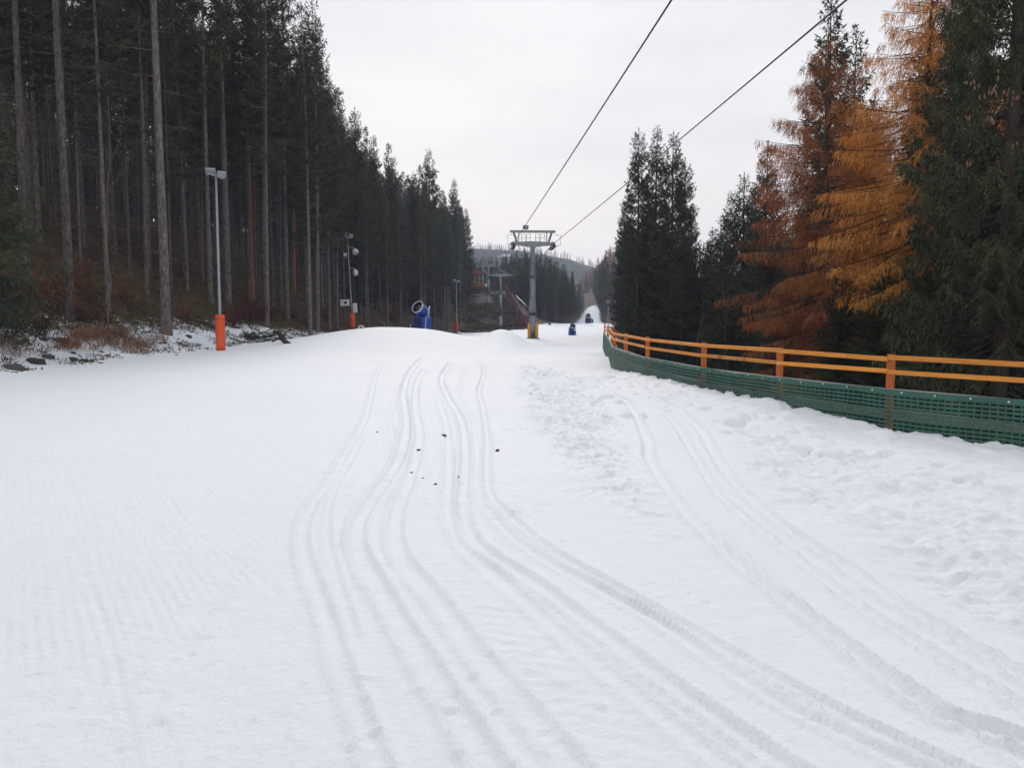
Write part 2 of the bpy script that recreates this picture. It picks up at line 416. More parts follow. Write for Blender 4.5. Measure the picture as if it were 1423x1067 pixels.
Z += onp * (.05 * fbm(gx / 3.2, gy / 4.5, 4, 3) + .016 * fbm(gx / .5, gy / .8, 3, 8) * sstep(40, 5, gy))
def apply_tracks():
    idx = np.nonzero(nearm.ravel())[0]
    x, yv = gx.ravel()[idx], gy.ravel()[idx]; dz = np.zeros(len(idx)); flat = np.zeros(len(idx))
    W1, W2 = poly_world(ROUGH1), poly_world(ROUGH2)
    wx, wy = x + .5 * fbm(x / .7, yv / .7, 3, 41), yv + .5 * fbm(x / .7, yv / .7, 3, 57)
    m1 = sstep(-.15, .7, poly_sd(wx, wy, W1)); m2 = sstep(-.1, .5, poly_sd(wx, wy, W2))
    chop = billow(x / .42, yv / .5, 4, 5)
    dz += m1 * (.085 * (chop - .38) + .035 * fbm(x / .17, yv / .2, 4, 9) + .035 * (billow(x / .10, yv / .12, 3, 221) - .4) + .05 * (vnoise(x / .09, yv / .1, 13) > .62)*vnoise(x/.3,yv/.3,14))
    lump = billow(x / .55 + .3 * yv, yv / .6, 4, 15)
    dz += m2 * (.13 * (lump - .38) + .05 * fbm(x / .14, yv / .14, 4, 19) + .040 * (billow(x / .10, yv / .11, 3, 211) - .4) + .12 * fbm(x / 1.3, yv / 1.3, 2, 23))
    fxn = interp(yv, FENCE) - x
    edge = np.exp(-((fxn - .12) / .32) ** 2) * (yv > 4) * (yv < 24)
    dz += edge * (.13 * (billow(x / .30, yv / .26, 4, 131) - .30))
    # snow lumps along the net and in the churned strip
    lr = np.random.default_rng(4)
    for k in range(330):
        yy = lr.uniform(5.2, 19); xx = interp(yy, FENCE) - abs(lr.normal(0, 1.0)) - .12
        if yy < 9 and lr.random() < .6: xx -= lr.uniform(0, 2)
        r = lr.uniform(.03, .085) * (1 if lr.random() < .9 else 2.0)
        q = (x - xx) ** 2 / (1 + lr.uniform(-.3, .5)) + (yv - yy) ** 2
        s = q < (r * 1.3) ** 2
        dz[s] = np.maximum(dz[s], dz[s] * .4 + .55 * r * (1 - q[s] / (r * 1.3) ** 2) ** .6)
    acc = np.zeros(len(idx))
    for ti, (P, w, dep, lug) in enumerate(TRACKS):
        P0 = [hit(*p) for p in P]
        if P[0][1] > 930: P0 = [P0[0] + (P0[0] - P0[1]) / np.linalg.norm(P0[0] - P0[1]) * 2.5] + P0
        W = catmull(P0, 12)
        m = (x > W[:, 0].min() - 1) & (x < W[:, 0].max() + 1) & (yv > W[:, 1].min() - 1) & (yv < W[:, 1].max() + 1)
        k = np.nonzero(m)[0]; xk, yk = x[k], yv[k]
        best = np.full(len(k), 9e9); sgn = np.ones(len(k)); arc = np.zeros(len(k)); L = 0; endf = np.ones(len(k)); tot = np.hypot(*np.diff(W, axis=0).T).sum()
        for i in range(len(W) - 1):
            a, e = W[i], W[i + 1] - W[i]; l2 = e @ e + 1e-12
            near = (np.abs(yk - a[1]) < 1 + abs(e[1])) & (np.abs(xk - a[0]) < 1 + abs(e[0]))
            j = np.nonzero(near)[0]
            if len(j):
                t = np.clip(((xk[j] - a[0]) * e[0] + (yk[j] - a[1]) * e[1]) / l2, 0, 1)
                dx, dy = xk[j] - a[0] - t * e[0], yk[j] - a[1] - t * e[1]; d = np.hypot(dx, dy)
                u = d < best[j]; jj = j[u]
                best[jj] = d[u]; sgn[jj] = np.sign(e[0] * dy[u] - e[1] * dx[u]); arc[jj] = L + t[u] * math.sqrt(l2)
            L += math.sqrt(l2)
        ww = .62 * w * (1 + .25 * fbm(arc / .8, arc * 0, 2, 70)) * (1 + .012 * yk); dd = best * sgn
        am = (.36 if ti < 8 else .42) * dep * (1 + .02 * yk) * (1 + .9 * fbm(arc / 1.1, arc * 0 + 3.3, 3, 71)) * sstep(0, .5, arc) * sstep(0, 1.5, tot - arc)
        rag = 1 + .8 * fbm(xk / .1, yk / .1, 2, 72)
        prof = -np.exp(-np.clip(dd / ww, -3, 3) ** 8) * (.8 + .2 * np.sin(arc * 3.1)) + 1.0 * rag * np.exp(-((dd - 1.45 * ww) / (.42 * ww)) ** 2) + .75 * rag * np.exp(-((dd + 1.45 * ww) / (.42 * ww)) ** 2)
        if lug:
            off = dd - (2.6 if lug == 1 else 2.2) * ww * (-1 if lug == 1 else -1)
            prof += .5 * np.exp(-(off / (1.1 * ww)) ** 4) * (np.sin(arc * 2 * math.pi / .085) * .35 * (.5 + vnoise(arc / .4, arc * 0 + 5, 76)))
        cut = np.exp(-(dd / (1.6 * ww)) ** 4)
        dz[k] *= 1 - .75 * cut
        acc[k] += am * prof
    # cross bars pressed by the snowmobile belt between the two lugged ruts
    A = catmull([hit(*p) for p in TRACKS[3][0]], 8); B = catmull([hit(*p) for p in TRACKS[5][0]], 8)
    PW = np.array([p for p in A if p[1] < 6.5] + [p for p in B[::-1] if p[1] < 6.5])
    mb = sstep(0, .25, poly_sd(x, yv, PW)) * sstep(6.3, 4.0, yv)
    acc += mb * .0035 * np.sin((yv * .97 + x * .25 + .12 * fbm(x / .5, yv / .5, 2, 88)) * 2 * math.pi / .10) * (.6 + .8 * vnoise(x / .3, yv / .2, 90))
    # faint parallel scratches and crumbs everywhere on the run
    scr = fbm((x + .16 * yv) / .055, yv / 2.2, 2, 111) * .006 * sstep(-3.2, -1.5, x) * sstep(4.5, 2, x)
    crumb = (np.maximum(vnoise(x / .06, yv / .06, 121) - .80, 0) * .09) * sstep(.42, .7, vnoise(x / .9, yv / 1.4, 123)) * sstep(-3, -1, x)
    z = Z.ravel(); z[idx] += dz + acc + scr + crumb
apply_tracks()
# bank roughness in the woods
wood = 1 - sstep(-.8, .6, gx - le)
Z += wood * (.55 * fbm(gx / 2.6, gy / 2.6, 5, 33) + .18 * fbm(gx / .7, gy / .7, 3, 35))
Z += sstep(0, 4, gx - fx - .6) * .5 * fbm(gx / 3, gy / 3, 4, 37)
slope_m = (gy > 128 + 3 * fbm(gx / 3, gy / 3, 3, 61) + np.clip(gx + 2, 0, 9) * 1.2) & (gx < net_line(gy) + .5) & (gx > le)
Z += np.where(slope_m, .5 * fbm(gx / 4, gy / 5, 4, 39), 0)
# which region each cell belongs to
snowl = np.where(gy > 168, interp(gy, [(168, 14.5), (200, 18.3), (230, 21.9), (260, 25.6), (300, 30.8), (330, 35.2), (350, 40), (700, 90)]), interp(gy, [(128, net_line(128) - 1), (140, 3.6), (150, 6), (168, 14.5)]))
is_snow = (gx > le - .3) & (gx < fx + np.where(gy < 75, .12, .35)) & (gy < 212) & ((gy < 129) | (gx > snowl)) & ~slope_m
is_slope = slope_m & ~is_snow
fade_l = sstep(-4.6 - 2.0 * sstep(60, 35, gy), .3, gx - le)          # 1 on the piste, 0 inside the wood
fade = np.where(gx < 0, fade_l * 1.15 - .12 + .25 * sstep(40, 15, gy) * sstep(-9, -1, gx - le) * 0, sstep(np.where(gy < 75, .45, 1.0), .15, gx - fx))
fade = np.where((gx < 0) & ~slope_m, fade * sstep(128, 96, gy) - .3 * sstep(96, 128, gy), fade)
fade = np.where(slope_m, sstep(142, 124, gy) * 1.6 - .7, fade)
fade = np.where((gy > 129) & ~slope_m & (gx > 0), np.maximum(sstep(-5, 1, gx - snowl) * sstep(5, -1, gx - fx) * 1.1, 0) - .1, fade)
cord = sstep(-9.5, -7, gx) * sstep(-1.0, -2.0, gx + .0) * sstep(16, 7, gy) * sstep(2.4, 3.6, gy) * (.35 + .65 * sstep(.45, .6, vnoise(gx / 1.6, gy / 2.6, 201)))
nr, nc = gx.shape
ci = lambda a: (a[:-1, :-1].astype(int) + a[1:, :-1] + a[:-1, 1:] + a[1:, 1:]) >= 2
cs, cb = ci(is_snow), ci(is_slope); cb &= ~cs; cf = ~(cs | cb)
I = np.arange(nr * nc).reshape(nr, nc)
Q = np.stack([I[:-1, :-1], I[:-1, 1:], I[1:, 1:], I[1:, :-1]], -1)
VV = np.stack([gx, gy, Z], -1).reshape(-1, 3)
def region(name, cells, mat):
    q = Q[cells]; used, inv = np.unique(q.ravel(), return_inverse=True)
    o = mesh_np(name, VV[used], inv.reshape(-1, 4), mat, smooth=True, attrs={'snow': fade.ravel()[used], 'cord': cord.ravel()[used]})
    o['kind'] = 'structure'; return o
tag(region('snow_piste', cs, M['snow']), 'white groomed snow piste crossed by curving ski and snowmobile tracks', 'snow', kind='structure')
tag(region('forest_floor', cf, M['floor']), 'brown leaf littered forest floor with patches of thin snow', 'forest floor', kind='structure')
tag(region('grass_slope', cb, M['slope']), 'brown snowless grass slope under the lift towers', 'slope', kind='structure')
def ztop(x, y):
    """height of the finished sheet"""
    i = int(np.clip(np.searchsorted(YS, y) - 1, 0, nr - 2)); j = int(np.clip(np.searchsorted(XS, x) - 1, 0, nc - 2))
    u, v = (x - XS[j]) / (XS[j + 1] - XS[j]), (y - YS[i]) / (YS[i + 1] - YS[i])
    return float(Z[i, j] * (1 - u) * (1 - v) + Z[i, j + 1] * u * (1 - v) + Z[i + 1, j] * (1 - u) * v + Z[i + 1, j + 1] * u * v)

# ------------------------------------------------------------------ trees
def kites(base, d, side, L, W):
    """leaf shaped quads; all arrays (n,3) / (n,)"""
    L, W = L[:, None], W[:, None]
    mid = base + d * L * .45
    V = np.stack([base, mid + side * W, base + d * L, mid - side * W], 1)
    return V.reshape(-1, 3)
def quads(n): return np.arange(n * 4).reshape(-1, 4)
def norm(a): return a / (np.linalg.norm(a, axis=-1, keepdims=True) + 1e-9)
def prisms(P0, P1, r0, r1):
    """three sided sticks between P0 and P1"""
    d = norm(P1 - P0); ref = np.where(np.abs(d[:, 2:3]) > .9, np.array([[1., 0, 0]]), np.array([[0, 0, 1.]]))
    a = norm(np.cross(d, ref)); b = np.cross(a, d); n = len(P0); V = np.zeros((n, 6, 3))
    for k in range(3):
        w = 2 * math.pi * k / 3; o = math.cos(w) * a + math.sin(w) * b
        V[:, k] = P0 + o * r0[:, None]; V[:, 3 + k] = P1 + o * r1[:, None]
    base = (np.arange(n) * 6)[:, None]
    Fq = np.concatenate([base + np.array([[k, (k + 1) % 3, 3 + (k + 1) % 3, 3 + k]]) for k in range(3)])
    return V.reshape(-1, 3), Fq
def trunk_geo(rg, Ht, r0, lean=.01, nseg=10, n=10, flare=True, curve=None):
    zs = np.concatenate([[-.6, 0, .25, .7], np.linspace(1.6, Ht, nseg)])
    ph, am = rg.uniform(0, 6, 2), rg.uniform(.02, .09) * Ht / 20
    V = []
    for z in zs:
        t = max(z, 0) / Ht
        r = r0 * (1 - t) ** .8 * (.93 + .07) + .012
        if flare: r *= 1 + .35 * math.exp(-max(z, 0) / .3)
        cx_ = lean * z + am * math.sin(ph[0] + t * 4); cy_ = am * math.sin(ph[1] + t * 3.4)
        if curve: cx_ += curve(t)[0]; cy_ += curve(t)[1]
        for k in range(n):
            w = 2 * math.pi * k / n; rr = r * (1 + .05 * math.sin(3 * w + z * 2))
            V.append((cx_ + rr * math.cos(w), cy_ + rr * math.sin(w), z))
    m = len(zs); Fq = [(i * n + k, i * n + (k + 1) % n, (i + 1) * n + (k + 1) % n, (i + 1) * n + k) for i in range(m - 1) for k in range(n)]
    ctr = lambda z: np.array([lean * z + am * math.sin(ph[0] + z / Ht * 4) + (curve(z / Ht)[0] if curve else 0), am * math.sin(ph[1] + z / Ht * 3.4) + (curve(z / Ht)[1] if curve else 0), z])
    return np.array(V), np.array(Fq), ctr
def join(parts):
    V, Fq, n = [], [], 0
    for v, f in parts:
        V.append(v); Fq.append(f + n); n += len(v)
    return np.concatenate(V), np.concatenate(Fq)
def conifer(seed, Ht, cb, rmax, r0, kw=.022, kl=.2, step=.42, nb=(5, 7), den=.11, droop=.45, e_lo=-.28, e_hi=.75, upturn=.18, dead=0, prof=None, gap=.1, lod=0, hang=0, curve=None, spread=.6):
    rg = np.random.default_rng(seed)
    tv, tf, ctr = trunk_geo(rg, Ht, r0, rg.uniform(-.008, .008), n=6 if lod else 10, nseg=6 if lod else 12, curve=curve)
    sticks0, sticks1, sr0, sr1 = [], [], [], []
    B, D, S, LL, WW = [], [], [], [], []
    h = cb
    prof = prof or (lambda t: (1 - t) ** .8 * min(1, .5 + 2.6 * t))
    while h < Ht - .25:
        t = (h - cb) / (Ht - cb)
        r = rmax * prof(t) + .12
        for k in range(rg.integers(nb[0], nb[1] + 1) if t < .9 else 4):
            if rg.random() < gap: continue
            az = rg.uniform(0, 2 * math.pi); L = r * rg.uniform(.62, 1.18); hh = h + rg.uniform(-.5, .5) * step
            e = e_lo + (e_hi - e_lo) * t ** 1.3 + rg.normal(0, .09)
            rad = np.array([math.cos(az), math.sin(az), 0]); tan = np.array([-math.sin(az), math.cos(az), 0])
            c0 = ctr(min(hh, Ht))
            bend = rg.normal(0, .1)
            P = lambda s: c0 + np.outer(s, rad) * L + np.outer(s * s, tan) * L * bend + np.outer(e * s + (upturn - hang) * s * s - .10 * np.sin(s * math.pi), [0, 0, 1]) * L
            ss = np.linspace(0, 1, 4 if lod else 6); pp = P(ss)
            sticks0.append(pp[:-1]); sticks1.append(pp[1:])
            br = .006 + .0085 * L; sr0.append(br * (1 - ss[:-1] * .85)); sr1.append(br * (1 - ss[1:] * .85))
            n = max(3, int(L / den)); s = np.sort(rg.uniform(.10 if L < 1.2 else .2, 1, n) ** .85)
            for sd in (-1, 1):
                p = P(s + rg.uniform(-.5, .5, n) / n); fwd = rg.uniform(.35, .9, n)[:, None]
                l = (.14 + spread * .42 * np.minimum(L, 2.2) * (1.05 - s)) * rg.uniform(.55, 1.25, n)
                dr = -droop * rg.uniform(.3, 1.5, n)
                d = norm(sd * tan[None] + rad[None] * fwd + np.outer(dr, [0, 0, 1.]))
                m = 1 if lod else max(1, int(round(l.mean() / (kl * .55))))
                for q in range(m):
                    f = (q + rg.uniform(0, .8, n)) / m
                    b = p + d * (l * f)[:, None] + np.outer(-.25 * droop * l * f * f, [0, 0, 1.])
                    jd = norm(d + rg.normal(0, .27, (n, 3)) + np.outer(-.5 * droop * f, [0, 0, 1.]))
                    sv = norm(np.cross(jd, rg.normal(0, 1, (n, 3)) + np.array([0, 0, 1.2])))
                    B.append(b); D.append(jd); S.append(sv)
                    LL.append((l * 1.15 if lod else np.full(n, kl)) * rg.uniform(.65, 1.3, n)); WW.append(kw * rg.uniform(.6, 1.4, n))
            # tip tuft
            b = P(np.array([.82, .9, .97])); d = norm(np.repeat((rad + np.array([0, 0, e + .25]))[None], 3, 0) + rg.normal(0, .2, (3, 3)))
            B.append(b); D.append(d); S.append(norm(np.cross(d, rg.normal(0, 1, (3, 3))))); LL.append(np.full(3, kl * 1.2)); WW.append(np.full(3, kw))
        h += step * (1 - .45 * t) * rg.uniform(.8, 1.2)
    # leader
    z = rg.uniform(Ht - 1, Ht + .15, 26); b = np.stack([ctr(min(q, Ht)) for q in z]); b[:, 2] = z
    d = norm(rg.normal(0, .5, (26, 3)) + np.array([0, 0, .7])); B.append(b); D.append(d); S.append(norm(np.cross(d, rg.normal(0, 1, (26, 3))))); LL.append(np.full(26, .2)); WW.append(np.full(26, kw))
    if dead:
        for k in range(dead):
            hh = rg.uniform(1.6, cb + 1.5); az = rg.uniform(0, 6.283); L = rg.uniform(.3, 2.0) * (.5 + .5 * hh / cb)
            rad = np.array([math.cos(az), math.sin(az), 0]); c0 = ctr(hh); e = rg.uniform(-.6, .25); side = np.array([-rad[1], rad[0], 0]) * rg.normal(0, .2)
            p0 = c0; p1 = c0 + rad * L * .5 + np.array([0, 0, e * L * .5]); p2 = c0 + rad * L + side * L + np.array([0, 0, e * L * .75])
            sticks0.append(np.array([p0, p1])); sticks1.append(np.array([p1, p2])); w = .010 + .009 * L
            sr0.append(np.array([w, w * .7])); sr1.append(np.array([w * .7, w * .25]))
            for _ in range(int(L * 3)):
                f = rg.uniform(.3, 1); pa = p0 + (p2 - p0) * f; pb = pa + rad * .2 + side * 2 + rg.normal(0, .16, 3) - np.array([0, 0, .08])
                sticks0.append(pa[None]); sticks1.append(pb[None]); sr0.append(np.array([w * .45])); sr1.append(np.array([w * .15]))
    sv, sf = prisms(np.concatenate(sticks0), np.concatenate(sticks1), np.concatenate(sr0), np.concatenate(sr1))
    T = join([(tv, tf), (sv, sf)])
    C = kites(np.concatenate(B), np.concatenate(D), np.concatenate(S), np.concatenate(LL), np.concatenate(WW))
    return T, (C, quads(len(C) // 4))
PROTO = {}
def mesh_only(name, g, mat, smooth=False):
    o = mesh_np(name, g[0], g[1], mat, smooth=smooth); me = o.data; bpy.data.objects.remove(o); return me
def proto(key, g, bark, leaf):
    PROTO[key] = (mesh_only('trunk', g[0], M[bark], True), mesh_only('crown', g[1], M[leaf]))
def plant_tree(key, x, y, label, cat, name='spruce_tree', group=None, rz=None, s=1.0, dz=0, tilt=0, sz=None):
    t = thing(name, label, cat, (x, y, ztop(x, y) + dz), random.uniform(0, 6.283) if rz is None else rz, group)
    t.scale = (s, s, sz or s); t.rotation_euler[1] = tilt
    for nm, me in zip(('trunk', 'crown'), PROTO[key]):
        c = bpy.data.objects.new(nm, me); COL.objects.link(c); c.parent = t
    return t
# tall woodland spruces (bare lower trunk)
for i, (Ht, cb, rm, r0) in enumerate([(27, 15.5, 2.2, .185), (26, 12, 2.1, .15), (25, 10.5, 1.9, .13), (28, 12, 2.2, .165), (23, 9.5, 1.7, .095), (25, 13.5, 1.9, .135)]):
    proto('wood%d' % i, conifer(100 + i, Ht, cb, rm, r0, dead=42, droop=.65, kw=.027, kl=.23, step=.56, den=.072, gap=.08, upturn=.28, e_lo=-.36), 'bark', ('spruce', 'spruce_b')[i % 2])
# edge spruces, foliage nearly to the ground
for i, (Ht, cb, rm, r0) in enumerate([(22, 5.5, 2.9, .16), (20, 4, 2.9, .15), (24, 7.5, 3.0, .17)]):
    proto('edge%d' % i, conifer(200 + i, Ht, cb, rm, r0, dead=14, droop=.75, kw=.032, kl=.25, step=.56, den=.085, gap=.16, upturn=.30, e_lo=-.38, nb=(5, 6)), 'bark', 'spruce')
# near spruces of the right bank, hanging curtains
for i, (Ht, cb, rm, r0) in enumerate([(21, 1.0, 2.35, .17), (19, 1.2, 2.1, .16)]):
    proto('near%d' % i, conifer(300 + i, Ht, cb, rm, r0, dead=20, droop=1.15, kw=.0115, kl=.11, step=.27, den=.044, gap=.04, e_lo=-.42, e_hi=.6, nb=(6, 8), upturn=.2, spread=.8), 'bark_d', 'spruce_g')
# sparse narrow spruces in a row against the sky
for i, (Ht, cb, rm) in enumerate([(20, 1.5, 2.35), (20.5, 2, 2.25), (19.5, 1.2, 2.6)]):
    proto('thin%d' % i, conifer(400 + i, Ht, cb, rm, .17, dead=10, droop=.75, kw=.030, kl=.24, step=.46, den=.058, gap=.05, e_lo=-.42, e_hi=.45, upturn=.34, nb=(6, 8), prof=lambda t: (1 - t) ** .7 * min(1, .65 + 1.5 * t)), 'bark_d', 'spruce')
proto('young', conifer(500, 9, .4, 2.1, .1, droop=.45, kw=.022, kl=.18, step=.28, den=.08, e_lo=-.2, e_hi=.8), 'bark_d', 'spruce_g')
# low detail trees for the far distance
for i, (Ht, cb, rm) in enumerate([(22, 4, 2.3), (19, 2.5, 2.2), (24, 6, 2.4)]):
    proto('far%d' % i, conifer(600 + i, Ht, cb, rm, .18, lod=1, droop=.5, kw=.085, step=.62, den=.24, nb=(4, 6), gap=.08), 'bark', 'spruce')
larch_prof = lambda t: (1 - t ** 1.4) ** .95 * min(1, .72 + 1.2 * t)
def larch(seed, Ht, cb, rm, r0, curve=None, **kw):
    a = dict(dead=14, droop=1.4, kw=.0065, kl=.115, step=.27, den=.046, gap=.10, e_lo=-.1, e_hi=.7, upturn=.05, hang=.35, nb=(5, 7), prof=larch_prof, curve=curve, spread=.95)
    a.update(kw); return conifer(seed, Ht, cb, rm, r0, **a)
proto('larch_o', larch(700, 14.5, 3.8, 3.75, .17, curve=lambda t: (-1.6 * math.sin(min(t, .75) * math.pi / 1.5) ** 1.3, .1 * t)), 'bark_d', 'larch')
proto('larch_y', larch(701, 17, 7.5, 3.0, .17), 'bark_d', 'larch_y')
proto('larch_f', larch(702, 17, 4, 2.6, .16, lod=1, kw=.04, den=.2, step=.6), 'bark_d', 'larch')
def placed(px, Y): return float(ray(px, HZ)[0] * Y)

# --- left wood: the trunks one can tell apart in the photo (px of the foot, foot y, model, size, label)
FRONT = [
    (35, 402, 'wood2', 1.15, 1.0, 'grey spruce trunk at the left end of the wood, behind the young green spruce'),
    (97, 447, 'wood0', .92, 1.0, 'straight grey spruce trunk rising above the clump of dry grass'),
    (149, 436, 'wood4', 1.0, 1.0, 'thin spruce trunk directly right of the trunk above the dry grass'),
    (204, 410, 'wood5', .9, 1.0, 'slim spruce trunk just left of the thick trunk with snow at its foot'),
    (230, 466, 'wood0', 1.1, 1.0, 'thick grey spruce trunk nearest the piste with snow at its foot'),
    (239, 446, 'wood4', .7, 1.0, 'very thin trunk hidden close behind the thick trunk by the snow'),
    (292, 424, 'wood1', 1.0, 1.0, 'grey spruce trunk just left of the near lamp post'),
    (318, 428, 'wood0', 1.05, 1.0, 'broad spruce trunk standing right behind the near lamp post'),
    (347, 418, 'wood5', .95, 1.0, 'spruce trunk behind the red brown shrub beside the near lamp post'),
    (379, 428, 'wood4', 1.1, 1.0, 'thin dark spruce trunk between the near lamp post and the edge trunk'),
    (400, 446, 'wood1', 1.05, 1.0, 'spruce trunk at the wood edge above the dark root'),
    (447, 440, 'wood3', .9, 1.0, 'spruce trunk left of the leaning lamp mast'),
]
used = []
for px, py, key, s, _, lab in FRONT:
    x, yv = hit(px, py, 15)
    used.append((x, yv, px)); plant_tree(key, x, yv, lab, 'spruce tree', group='spruces at the front of the left wood', s=s)
# reddish pine trunks glowing inside the wood
proto('pine', conifer(800, 24, 14, 2.2, .19, dead=16, droop=.5, kw=.03, kl=.24, step=.45), 'bark_r', 'spruce_b')
for px, Y, lab in ((352, 58, 'reddish pine trunk glowing deep behind the near lamp post'), (410, 74, 'reddish pine trunk deep in the wood right of the edge trunk')):
    x = placed(px, Y); used.append((x, Y, px)); plant_tree('pine', x, Y, lab, 'pine tree', 'pine_tree')
# the tips that make the skyline of the wood
for px, Y, ty, key, lab in ((442, 56, 2, 'edge2', 'tall see-through spruce standing highest against the sky at the left wood'), (497, 78, 152, 'thin0', 'dark spruce on the skyline next down from the tall open crowned one'), (522, 92, 190, 'thin1', 'narrow spruce on the skyline left of the dip before the blue snow gun'),
                       (598, 124, 209, 'thin2', 'pointed spruce towering above the blue snow gun on the skyline'), (576, 118, 240, 'thin0', 'rounder spruce tip left of the pointed one above the snow gun'), (632, 165, 250, 'thin1', 'slim spruce tip near the lower end of the left skyline'), (648, 205, 290, 'thin2', 'last spruce of the left wood above the brown slope'), (548, 104, 220, 'thin1', 'spruce tip in the middle of the falling skyline')):
    x = placed(px, Y); me = PROTO[key][0]; hgt = max(v.co.z for v in me.vertices); z0 = ztop(x, Y); sz = (at(px, ty, Y)[2] - z0) / hgt
    used.append((x, Y, px)); plant_tree(key, x, Y, lab, 'spruce tree', group='spruces of the left skyline', s=min(max(sz, .8), 1.35), sz=sz)
# the rest of the wood
pts = [(u[0], u[1]) for u in used]; cand = []
rr = np.random.default_rng(21)
for k in range(26000):
    yv = rr.uniform(12, 290); x = left_edge(yv) - .8 - rr.uniform(0, 1) ** 1.35 * 70
    if yv < 46 and x > -22 - (46 - yv) * .12: continue
    px = CX + F * x / yv
    if px < -90: continue
    md = 2.45 + yv * .003 if yv < 120 else 3.0
    if x < -45: md += 1.4
    if all((x - a) ** 2 + (yv - b) ** 2 > md * md for a, b in pts[-900:]):
        if (abs(px - 490) < 15 and yv < 68) or (562 < px < 612 and yv < 62) or (abs(px - 634) < 6 and yv < 113): continue
        near_trunk = any(abs(px - u[2]) < 7 and yv < u[1] for u in used)
        if near_trunk: continue
        pts.append((x, yv)); cand.append((x, yv, px))
cand.sort(key=lambda c: (c[1] ** 2 + c[0] ** 2) * (1 + .02 * max(0, left_edge(c[1]) - c[0])))
ZONES = [(0, 'tall bare trunk in the shaded wood left of the near lamp post', 'inner trunks left of the near lamp post'),
         (300, 'tall bare trunk in the wood between the near lamp post and the leaning lamp mast', 'inner trunks between the two lamp posts'),
         (490, 'dark spruce in the wall of trees between the leaning mast and the blue snow gun', 'spruces behind the blue snow gun'),
         (590, 'dark spruce in the far end of the left wood beyond the blue snow gun', 'spruces at the far end of the left wood')]
NIND = 205
SKYL = [(300, -60), (440, 15), (470, 105), (500, 185), (520, 215), (540, 245), (575, 262), (600, 255), (640, 282), (655, 326), (662, 350)]
CENTRE = [(660, 372), (690, 362), (706, 352), (725, 348), (745, 346), (760, 352), (780, 366), (805, 388), (818, 412)]
HT = {'wood0': 27, 'wood1': 26, 'wood2': 25, 'wood3': 28, 'wood4': 23, 'wood5': 25, 'edge0': 22, 'edge1': 20, 'edge2': 24, 'pine': 24}
def capped(key, x, yv, s, px, line, jit=45):
    top = at(px, float(interp(px, line)) + random.uniform(2, jit), yv)[2] - ztop(x, yv)
    return max(.35, min(s, top / HT[key]))
for k, (x, yv, px) in enumerate(cand[:NIND]):
    z = [q for q in ZONES if px >= q[0]] or ZONES[:1]; z = z[-1]
    inner = left_edge(yv) - x
    key = random.choice(['wood1', 'wood2', 'wood3', 'wood4', 'wood5', 'wood2', 'wood4'])
    if yv > 52 and inner < 7: key = random.choice(['wood2', 'wood4', 'wood1', 'wood2', 'edge2', 'wood4', 'edge0'])
    s = random.uniform(.72, 1.12)
    if px > 445: s = capped(key, x, yv, s, px, SKYL)
    plant_tree(key, x, yv, z[1], 'spruce tree', group=z[2], s=s, tilt=random.gauss(0, .014))
def far_mass(name, pts, label, keys=('far0', 'far1', 'far2'), sr=(.75, 1.15), seed=1, zfun=None, line=None, jit=22):
    """many distant trees as one mass: trunks and crowns in one mesh with two materials"""
    rg = np.random.default_rng(seed); parts = {0: [], 1: []}
    geo = {}
    for k in keys:
        for mi, me in enumerate(PROTO[k]):
            v = np.zeros(len(me.vertices) * 3, np.float32); me.vertices.foreach_get('co', v)
            l = np.zeros(len(me.loops), np.int32); me.loops.foreach_get('vertex_index', l)
            geo[k, mi] = (v.reshape(-1, 3), l.reshape(-1, 4))
    Vs, Fs, mid, n = [], [], [], 0
    for (x, yv) in pts:
        k = keys[rg.integers(len(keys))]; s = rg.uniform(*sr); a = rg.uniform(0, 6.283); z0 = (zfun or ztop)(x, yv)
        if line:
            px = CX + F * x / yv; s = min(s, (at(px, float(interp(px, line)) + rg.uniform(0, jit), yv)[2] - z0) / 23)
            if s < .2: continue
        c, sn = math.cos(a), math.sin(a)
        for mi in (0, 1):
            v, f = geo[k, mi]
            w = np.stack([(v[:, 0] * c - v[:, 1] * sn) * s + x, (v[:, 0] * sn + v[:, 1] * c) * s + yv, v[:, 2] * s + z0], -1)
            Vs.append(w); Fs.append(f + n); n += len(w); mid.append(np.full(len(f), mi, np.int32))
    o = mesh_np(name, np.concatenate(Vs), np.concatenate(Fs), PROTO[keys[0]][0].materials[0])
    o.data.materials.append(PROTO[keys[0]][1].materials[0]); o.data.polygons.foreach_set('material_index', np.concatenate(mid))
    return tag(o, label, 'woods', kind='stuff')
far_mass('woods', [(x, yv) for x, yv, px in cand[NIND:900]], 'dense dark spruce wood filling the hillside behind the front trunks', seed=3)

rr = np.random.default_rng(23)
far_mass('woods', [(rr.uniform(-128, -62), rr.uniform(34, 170)) for k in range(230)], 'back of the dark wood on top of the left hillside', sr=(.8, 1.1), seed=24)
